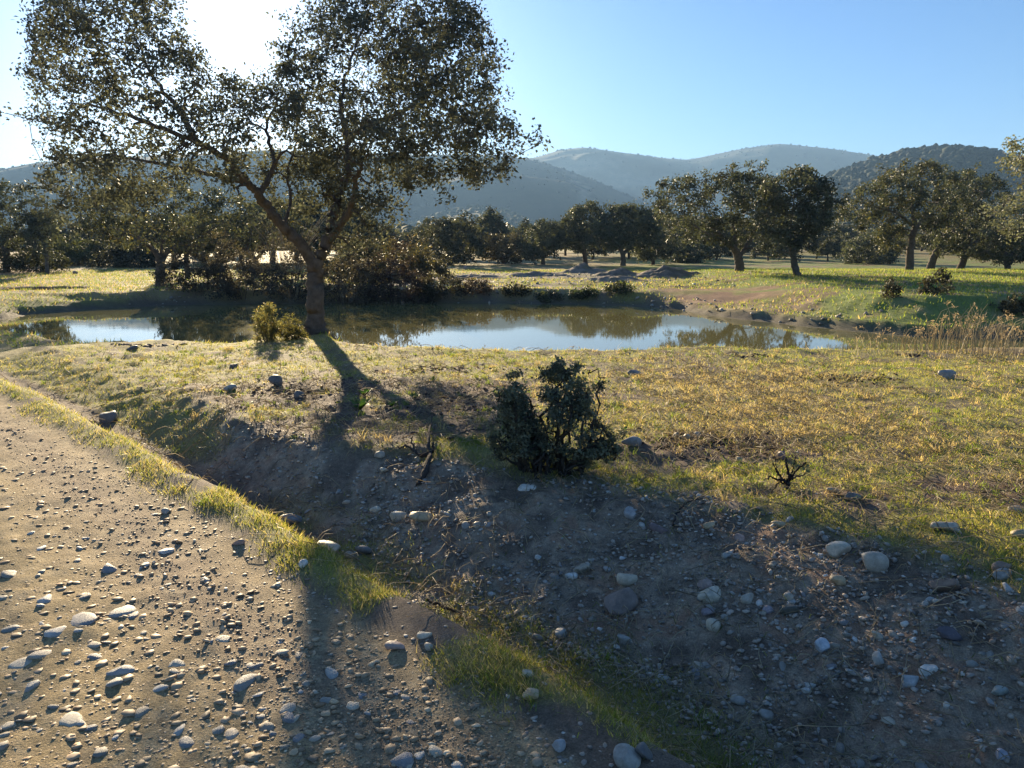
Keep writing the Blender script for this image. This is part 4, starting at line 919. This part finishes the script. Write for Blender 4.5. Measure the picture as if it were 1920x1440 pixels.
sel = ((d_ > .05) & (d_ < 1.6) & (rs.random(9000) < .5)) | ((x > -4) & (x < 9) & (y > 29) & (y < 42) & (rs.random(9000) < .35)); x, y = x[sel], y[sel]
cols = pc[rs.choice(7, len(x), p=[.2, .2, .16, .12, .15, .1, .07])]*(.7+.6*rs.random((len(x), 1)))
V_, F_, t_ = pebbles(x, y, .05+.12*rs.random(len(x))**3, cols, rs, .15)
obj('gravel', mesh('gravel', V_, F_, M_gravel, True, t_), kind='stuff', label='broken stone along the far shore and rubble bank')

# ------------------------------------------------------------------ grass
def blades(x, y, h, wd, lean, cols, rs, z=None, segs=1):
    n = len(x); z = Z(x, y) if z is None else z
    a = rs.random(n)*2*np.pi; b_ = rs.random(n)*2*np.pi
    side = np.stack([np.cos(a), np.sin(a), np.zeros(n)], 1)*(wd*.5)[:, None]
    ln = np.stack([np.cos(b_), np.sin(b_), np.zeros(n)], 1)*(lean*h)[:, None]
    p = np.stack([x, y, z-.005], 1); up = np.array([0, 0, 1.])[None]*h[:, None]
    if segs == 1:
        V = np.stack([p-side, p+side, p+ln+up], 1); Fc = np.arange(n*3).reshape(-1, 3)
        return V.reshape(-1, 3), Fc, np.repeat(cols, 3, 0)
    m1 = p+ln*.3+up*.55; V = np.stack([p-side, p+side, m1+side*.75, m1-side*.75, p+ln*1.1+up*(1-.25*lean[:, None])], 1); b0 = np.arange(n)*5
    Fc = np.stack([np.stack([b0, b0+1, b0+2], 1), np.stack([b0, b0+2, b0+3], 1), np.stack([b0+3, b0+2, b0+4], 1)], 1).reshape(-1, 3)
    return V.reshape(-1, 3), Fc, np.repeat(cols, 5, 0)
rs = np.random.default_rng(99)
x, y = polar(600000, 2.0, 13.5, -52, 58, rs); f_ = fields(x, y); k = masks(x, y, f_[1], f_[2], f_[3], f_[4], f_[6], f_[7])
n8 = fbm(x*5, y*5, 81, 3, .6)
pr = np.clip(k['green'], 0, 1)*(.35+.65*sm((n8-.3)/.3)); pr = np.where(f_[3] < .12, 0, pr)
sel = rs.random(len(x)) < pr*.85; x, y = x[sel], y[sel]; g = {q_: v_[sel] for q_, v_ in k.items()}; n8 = n8[sel]; r = np.hypot(x, y); n = len(x)
h = (.012+.024*rs.random(n)**1.5)*(1+.15*g['verge']+.4*sm((n8-.55)/.15))*(1+.02*r); wd = .003+.00045*r
dryk = rs.random(n) < np.clip(.24+.6*g['dry']+.15*g['bank_turf']+.08*g['verge'], 0, 1)
cg = np.array([.27, .31, .065])*(.6+.6*rs.random((n, 1)))+np.array([.10, .06, .01])*rs.random((n, 1))
cd = np.array([.58, .48, .25])*(.6+.6*rs.random((n, 1)))
cols = np.where(dryk[:, None], cd, cg)
V_, F_, t_ = blades(x, y, h, wd, .3+.9*rs.random(n), cols, rs)
obj('grass', mesh('grass', V_, F_, M_grass, False, t_), kind='stuff', label='short green and yellow turf on the near meadow and verge')
# longer strands and straw litter
x, y = polar(98000, 2.2, 13, -52, 58, rs); f_ = fields(x, y); k = masks(x, y, f_[1], f_[2], f_[3], f_[4], f_[6], f_[7])
pr = np.clip(k['verge']*.28+k['meadow']*(.12+.6*k['dry'])*sm((x+.5)/2)+.10*k['meadow']+.25*k['ditch']*sm((x+1.5)/1)+.2*k['bank_turf']+k['bank']*.03, 0, 1)
sel = (rs.random(len(x)) < pr) & (f_[3] > .1); x, y = x[sel], y[sel]; kv = k['verge'][sel]; kd = k['dry'][sel]; n = len(x); r = np.hypot(x, y)
h = (.025+.04*rs.random(n))*(1+.5*kd); wd = .0025+.0004*r
dryk = rs.random(n) < np.where(kv > .4, .35, .3+.65*kd)
cols = np.where(dryk[:, None], np.array([.5, .42, .23])*(.55+.6*rs.random((n, 1))), np.array([.18, .23, .05])*(.6+.7*rs.random((n, 1))))
V_, F_, t_ = blades(x, y, h, wd, .5+1.2*rs.random(n), cols, rs, segs=2)
obj('grass', mesh('grass', V_, F_, M_grass, False, t_), kind='stuff', label='longer grass strands on the verge and in the dry meadow')
x, y = polar(26000, 2.4, 12, -46, 48, rs); f_ = fields(x, y); k = masks(x, y, f_[1], f_[2], f_[3], f_[4], f_[6], f_[7])
sel = (rs.random(len(x)) < np.clip(k['meadow']*(.2+.6*k['dry'])+.35*k['tilled']+.16*k['bank']+.2*k['ditch']+.25*k['bank_turf'], 0, 1)) & (f_[3] > .1); x, y = x[sel], y[sel]; n = len(x)
a = rs.random(n)*6.28; ln = .06+.22*rs.random(n)**2; z0 = Z(x, y); dx, dy = np.cos(a)*ln, np.sin(a)*ln; bend = rs.standard_normal(n)*.25
p0 = np.stack([x, y, z0+.006], 1); p3 = np.stack([x+dx, y+dy, Z(x+dx, y+dy)+.012+.03*rs.random(n)], 1)
p1 = p0*.66+p3*.34+np.stack([-dy*bend, dx*bend, .015+.03*rs.random(n)], 1); p2 = p0*.34+p3*.66+np.stack([-dy*bend, dx*bend, .015+.03*rs.random(n)], 1)
V_, F_ = tubes4(np.stack([p0, p1, p2, p3], 1), np.full(n, .0016)+.0002*np.hypot(x, y), np.full(n, .0012)+.0002*np.hypot(x, y), 3)
t_ = np.repeat(np.array([.48, .41, .28])*(.5+.7*rs.random((n, 1))), 12, 0)
obj('straw_litter', mesh('straw_litter', V_, F_, M_straw, True, t_), kind='stuff', label='dead straw lying over the meadow and bank')
# tussocks
x, y = polar(5800, 2.3, 12.5, -50, 56, rs); f_ = fields(x, y); k = masks(x, y, f_[1], f_[2], f_[3], f_[4], f_[6], f_[7]); n9 = fbm(x*1.3, y*1.3, 85, 3)
sel = (rs.random(len(x)) < np.clip((k['meadow']*(.25+.5*sm((n9-.5)/.15))+.10*k['verge']+.12*k['ditch']*sm((x+1)/1)+.25*k['bank_turf']), 0, 1)) & (f_[3] > .15); x, y = x[sel], y[sel]; kd = k['dry'][sel]; m_ = len(x)
per = 16; cx_t, cy_t = np.repeat(x, per), np.repeat(y, per); n = len(cx_t); dryt = np.repeat(rs.random(m_) < .2+.6*kd, per); hs = np.repeat(.6+.8*rs.random(m_), per)
bx, by = cx_t+rs.normal(0, .022, n), cy_t+rs.normal(0, .022, n); r = np.hypot(bx, by); h = (.03+.045*rs.random(n))*hs*np.where(dryt, 1.25, 1)
cols = np.where(dryt[:, None], np.array([.55, .44, .26]), np.array([.2, .27, .06]))*(.6+.6*rs.random((n, 1)))
V_, F_, t_ = blades(bx, by, h, .003+.00035*r, .4+1.0*rs.random(n), cols, rs, segs=2)
obj('grass', mesh('grass', V_, F_, M_grass, False, t_), kind='stuff', label='tussocks of longer green and straw grass in the meadow')
# grass farther off
x = rs.uniform(-26, 30, 120000); y = rs.uniform(13, 48, 120000); d_ = pond_d(x, y); n6 = fbm(x*.6, y*.6, 83, 4); s_ = ditch_s(x, y)
sel = (d_ > .35) & (n6 > .30) & (s_ > 1) & (np.abs(x) < y*.85) & ~((y > 29) & (x > -5) & (x < 9) & (y < 42) & (n6 < .5)) & ~((np.hypot((x-6.8)/2.2, (y-26)/3.2) < 1) & (n6 < .55)); x, y = x[sel], y[sel]; n = len(x)
wr_ = sm((x-7)/3)*sm((y-15.6)/1.2)
h = .05+.06*rs.random(n); cols = np.where((rs.random(n) < .28-.18*wr_)[:, None], np.array([.52, .41, .2]), np.array([.22, .28, .06]))*(.6+.7*rs.random((n, 1)))
V_, F_, t_ = blades(x, y, h, np.full(n, .025), .3+.7*rs.random(n), cols, rs)
obj('grass', mesh('grass', V_, F_, M_grass, False, t_), kind='stuff', label='grazed turf on the far banks and fields')
# thin rim of dead stems along the near shore
x = rs.uniform(-8, 9.5, 5200); y = 10.3+1.5*rs.random(5200); dn = .10+.5*sm((x-3.0)/3); sel = (rs.random(5200) < dn*.25); x, y = x[sel], y[sel]; n = len(x)
h = (.10+.22*rs.random(n)**2)*(1+.6*sm((x-4)/2))
V_, F_, t_ = blades(x, y, h*.75, np.full(n, .0045), .2+.9*rs.random(n), np.array([.55, .5, .37])*(.6+.6*rs.random((n, 1))), rs, segs=2)
obj('dry_grass', mesh('dry_grass', V_, F_, M_straw, False, t_), kind='stuff', label='thin dead stems standing along the near shore')

# tufts of tall dry grass at the right shore
def tuft(label, x, y, hgt, n, seed, spread):
    rs = np.random.default_rng(seed); z_ = float(Z(np.array([x]), np.array([y]))[0])
    bx, by = rs.normal(0, spread, n), rs.normal(0, spread*.7, n); a = rs.random(n)*6.28; ln = .1+.35*rs.random(n); h_ = hgt*(.45+.6*rs.random(n))
    p0 = np.stack([bx, by, np.full(n, -.03)], 1); dx = np.stack([np.cos(a), np.sin(a)], 1)*(ln*h_)[:, None]
    Pn = np.stack([p0, p0+np.c_[dx*.2, h_*.45], p0+np.c_[dx*.55, h_*.8], p0+np.c_[dx*1.1, h_*(1-.25*ln)]], 1)
    V_, F_ = tubes4(Pn, np.full(n, .0042), np.full(n, .0022), 3); tt = np.repeat(np.array([.55, .5, .37])*(.6+.6*rs.random((n, 1))), 12, 0)
    e = obj('grass_tuft', None, loc=(x, y, z_), label=label, category='dry grass', group='tall dry grass at the right shore')
    obj('stems', mesh('stems', V_, F_, M_straw, True, tt), e)
    k_ = rs.random(n) < .5; C = np.repeat(Pn[k_, 3], 7, 0)+rs.normal(0, .018, (k_.sum()*7, 3))
    LV, LF = leaves(C, .045, .012, rs, 0, .3); obj('seed_heads', mesh('seed_heads', LV, LF, M_straw, False, np.tile([.4, .31, .19], (len(LV), 1))), e, kind='stuff')
for i, (u, Yt, hg, nn, lb) in enumerate([(1640, 11.3, .38, 50, 'thin tuft of tall dry grass, farthest from the right edge'), (1700, 11.5, .45, 60, 'second tuft of tall dry grass, beside the grey rim boulder'), (1762, 11.4, .62, 80, 'tall dry grass tuft just right of the grey rim boulder'),
                                        (1806, 11.2, .78, 90, 'highest tuft of dry grass at the right shore'), (1850, 11.4, .62, 80, 'dry grass tuft between the highest one and the right edge'), (1900, 11.1, .66, 80, 'dense dry grass tuft at the right edge of the picture'), (1950, 11.2, .6, 70, 'dry grass tuft just outside the right edge')]):
    p = P3(u, 660, Yt); tuft(lb, p[0], Yt, hg, int(nn*.5), 640+i, .2)

# ------------------------------------------------------------------ small plants, dead wood, soil clods, post
def rosette(label, u, v, n, ln, seed):
    rs = np.random.default_rng(seed); p = hit(u, v); parts = []
    for i in range(n):
        a = 6.28*i/n+rs.normal()*.2; l = ln*(.6+.5*rs.random()); up_ = .6+.5*rs.random(); d_ = np.array([math.cos(a), math.sin(a), 0])
        t = np.linspace(0, 1, 6)[:, None]; c = d_*l*.75*t+np.array([0, 0, 1])*l*up_*(t-.45*t**2.4); sd = np.array([-math.sin(a), math.cos(a), 0])
        wd = (.15*ln*np.sin(np.pi*np.clip(t*.85+.15, 0, 1))+.002)
        V = np.concatenate([c-sd*wd, c+np.array([0, 0, -.25])*wd, c+sd*wd]); k_ = np.arange(5)
        parts.append((V, np.concatenate([np.stack([k_, k_+6, k_+7, k_+1], 1), np.stack([k_+6, k_+12, k_+13, k_+7], 1)])))
    e = obj('leafy_plant', None, loc=p, label=label, category='plant', group='strap-leaved plants on the meadow')
    for V, Fc in parts: obj('leaf', mesh('leaf', V, Fc, M_grass, True, np.tile(np.array([.055, .12, .03])*(.7+.6*rs.random()), (len(V), 1))), e)
rosette('strap-leaved green plant at the foot of the oak shadow', 675, 768, 12, .17, 801)
rosette('sunlit strap-leaved plant just behind the one in the oak shadow', 683, 742, 9, .14, 802)
rosette('small dark strap-leaved plant right of the pair in the shadow', 778, 747, 8, .10, 803)
rosette('tiny strap-leaved plant between the pair and the small dark one', 735, 762, 7, .08, 804)
rosette('strap-leaved sprout near the dark shrub, at the top of the tilled soil', 812, 715, 7, .08, 805)
rosette('small bright sprout at the right foot of the dark shrub', 1170, 808, 6, .07, 806)

def dead_wood(name, label, paths, category, seed, col=(.075, .062, .054)):
    rs = np.random.default_rng(seed); base = np.array(paths[0][0][0]); e = obj(name, None, loc=base, label=label, category=category)
    for pts, r0, r1 in paths:
        pth = smooth_path(pts, len(pts)*5); f = np.linspace(0, 1, len(pth)); pth = pth+rs.standard_normal(pth.shape)*.004
        V, Fc = tube(pth, (r0*(1-f)+r1*f)*(1+.15*rs.standard_normal(len(pth))), 7, .06, rs)
        obj('branch', mesh('branch', V-base, Fc, M_bark, True, np.tile(np.array(col)*(.8+.4*rs.random()), (len(V), 1))), e)
def on(u, v, dz=0): p = hit(u, v); return p+[0, 0, dz]
dead_wood('dead_branch', 'dark forked dead branch lying down the bank left of the dark shrub',
          [([on(785, 912, .0), on(800, 885, .03), on(806, 860, .05), on(803, 835, .06), on(811, 798, .07)], .022, .007), ([on(806, 862, .04), on(785, 868, .05), on(768, 852, .05), on(745, 848, .03)], .018, .005),
           ([on(780, 862, .05), on(772, 845, .07), on(776, 838, .08)], .008, .003), ([on(812, 858, .03), on(813, 845, .06)], .012, .006)], 'branch', 811)
dead_wood('thin_branch', 'long thin twig lying across the grass left of the dark shrub', [([on(842, 828, .02), on(870, 818, .03), on(900, 812, .03), on(925, 812, .02)], .009, .003)], 'twig', 812, (.11, .095, .075))
dead_wood('fallen_twig', 'thin curved twig on the dark earth below the dark shrub', [([on(1262, 992, .01), on(1268, 972, .02), on(1282, 955, .03), on(1300, 945, .02), on(1318, 942, .01)], .006, .002)], 'twig', 813)
dead_wood('ditch_twig', 'brown twig lying in the ditch grass', [([on(800, 1130, .02), on(830, 1150, .03), on(860, 1160, .03), on(872, 1165, .02)], .008, .003)], 'twig', 814)
sb = hit(1474, 918)
def st(dx, dy, dz): return sb+np.array([dx, dy, dz])
dead_wood('dead_stump', 'spiky dark stump of a dead shrub in the sunny grass', [([st(0, 0, -.03), st(.01, 0, .06), st(.0, 0, .12), st(-.01, .01, .19)], 0.0124, 0.0048), ([st(0, 0, .02), st(.05, .01, .10), st(.11, 0, .17)], 0.0099, 0.0036), ([st(0, 0, .03), st(-.05, -.01, .09), st(-.09, 0, .16)], 0.0099, 0.0036),
           ([st(-.03, 0, .05), st(-.09, 0, .07), st(-.15, -.01, .06)], 0.0074, 0.0024), ([st(.02, 0, .05), st(.04, .02, .13), st(.05, .02, .2)], 0.0062, 0.0024), ([st(-.06, 0, .1), st(-.075, .01, .19)], 0.0050, 0.0018), ([st(0, -.02, .03), st(-.07, -.06, .05), st(-.12, -.08, .0)], 0.0062, 0.0024), ([st(.03, 0, .06), st(.1, .02, .08), st(.14, .02, .1)], 0.0056, 0.0018)], 'stump', 815, (.05, .04, .036))
bp_ = hit(52, 500)
ps = obj('marker_post', None, loc=bp_, label='tiny marker post with a pale plate in the far left field', category='post')
V, Fc = tube(np.array([[0, 0, -.1], [0, 0, .4], [0, 0, .8]]), [.025, .025, .02], 8); obj('post', mesh('post', V, Fc, M_bark, True, np.tile([.12, .1, .09], (len(V), 1))), ps)
bm = bmesh.new(); bmesh.ops.create_cube(bm, size=1); bmesh.ops.scale(bm, vec=(.16, .02, .12), verts=bm.verts); bmesh.ops.translate(bm, vec=(0, -.03, .78), verts=bm.verts)
V = np.array([v.co[:] for v in bm.verts]); Fc = np.array([[v.index for v in f_.verts] for f_ in bm.faces]); bm.free(); obj('plate', mesh('plate', V, Fc, M_stone, False, np.tile([.5, .5, .52], (8, 1))), ps)

def clods(label, u, v, wid, dep, n, seed, col=(.035, .027, .022), mx=.05):
    rs = np.random.default_rng(seed); p = hit(u, v); x = p[0]+rs.normal(0, wid*.4, n); y = p[1]+rs.normal(0, dep*.4, n)
    V_, F_, t_ = pebbles(x, y, .02+mx*rs.random(n)**1.5, np.array(col)[None]*1.6*(.6+.9*rs.random((n, 1))), rs, .06, .75)
    obj('soil_clods', mesh('soil_clods', V_-p, F_, M_ground, False, t_), loc=p, kind='stuff', label=label)
clods('black rooted-up soil in the right-hand meadow', 1600, 712, .7, .45, 150, 901)
clods('rooted-up soil right of the dark shrub by three tan stones', 1330, 828, .75, .5, 170, 902, (.06, .042, .034))
clods('dark soil lump in the meadow near the right shore', 1705, 667, .22, .18, 40, 903)
clods('dark soil lump in the meadow before the mid shore', 1412, 668, .36, .2, 50, 904)
clods('dug soil clumps on the sunny turf right of the oak shadow', 830, 692, .8, .4, 130, 905, (.07, .05, .042))
clods('dug soil clumps around the brown stones left of the oak shadow', 570, 735, 1.0, .8, 170, 906, (.075, .055, .045))
clods('dug soil clumps in the tilled patch before the dark shrub', 860, 760, 1.1, .9, 190, 907, (.07, .05, .042))
clods('stones and soil at the pond rim left of the juniper', 280, 648, .8, .25, 60, 908, (.12, .10, .09), .09)

# ------------------------------------------------------------------ the air
m = bpy.data.materials.new('haze'); m.use_nodes = True; N = m.node_tree.nodes; N.remove(N['Principled BSDF'])
pv = N.new('ShaderNodeVolumePrincipled'); pv.inputs['Color'].default_value = (.36, .62, 1, 1); pv.inputs['Density'].default_value = .00027; pv.inputs['Anisotropy'].default_value = .15
m.node_tree.links.new(pv.outputs[0], N['Material Output'].inputs['Volume'])
x0, x1, y0, y1, z0_, z1_ = -3000, 3000, -3000, 3000, float(gz.min())-1.5, 296
V = np.array([(x0, y0, z0_), (x1, y0, z0_), (x1, y1, z0_), (x0, y1, z0_), (x0, y0, z1_), (x1, y0, z1_), (x1, y1, z1_), (x0, y1, z1_)]); Fc = np.array([(0, 3, 2, 1), (4, 5, 6, 7), (0, 1, 5, 4), (1, 2, 6, 5), (2, 3, 7, 6), (3, 0, 4, 7)])
obj('haze', mesh('haze', V, Fc, m, False), kind='stuff', label='thin blue haze in the valley air')
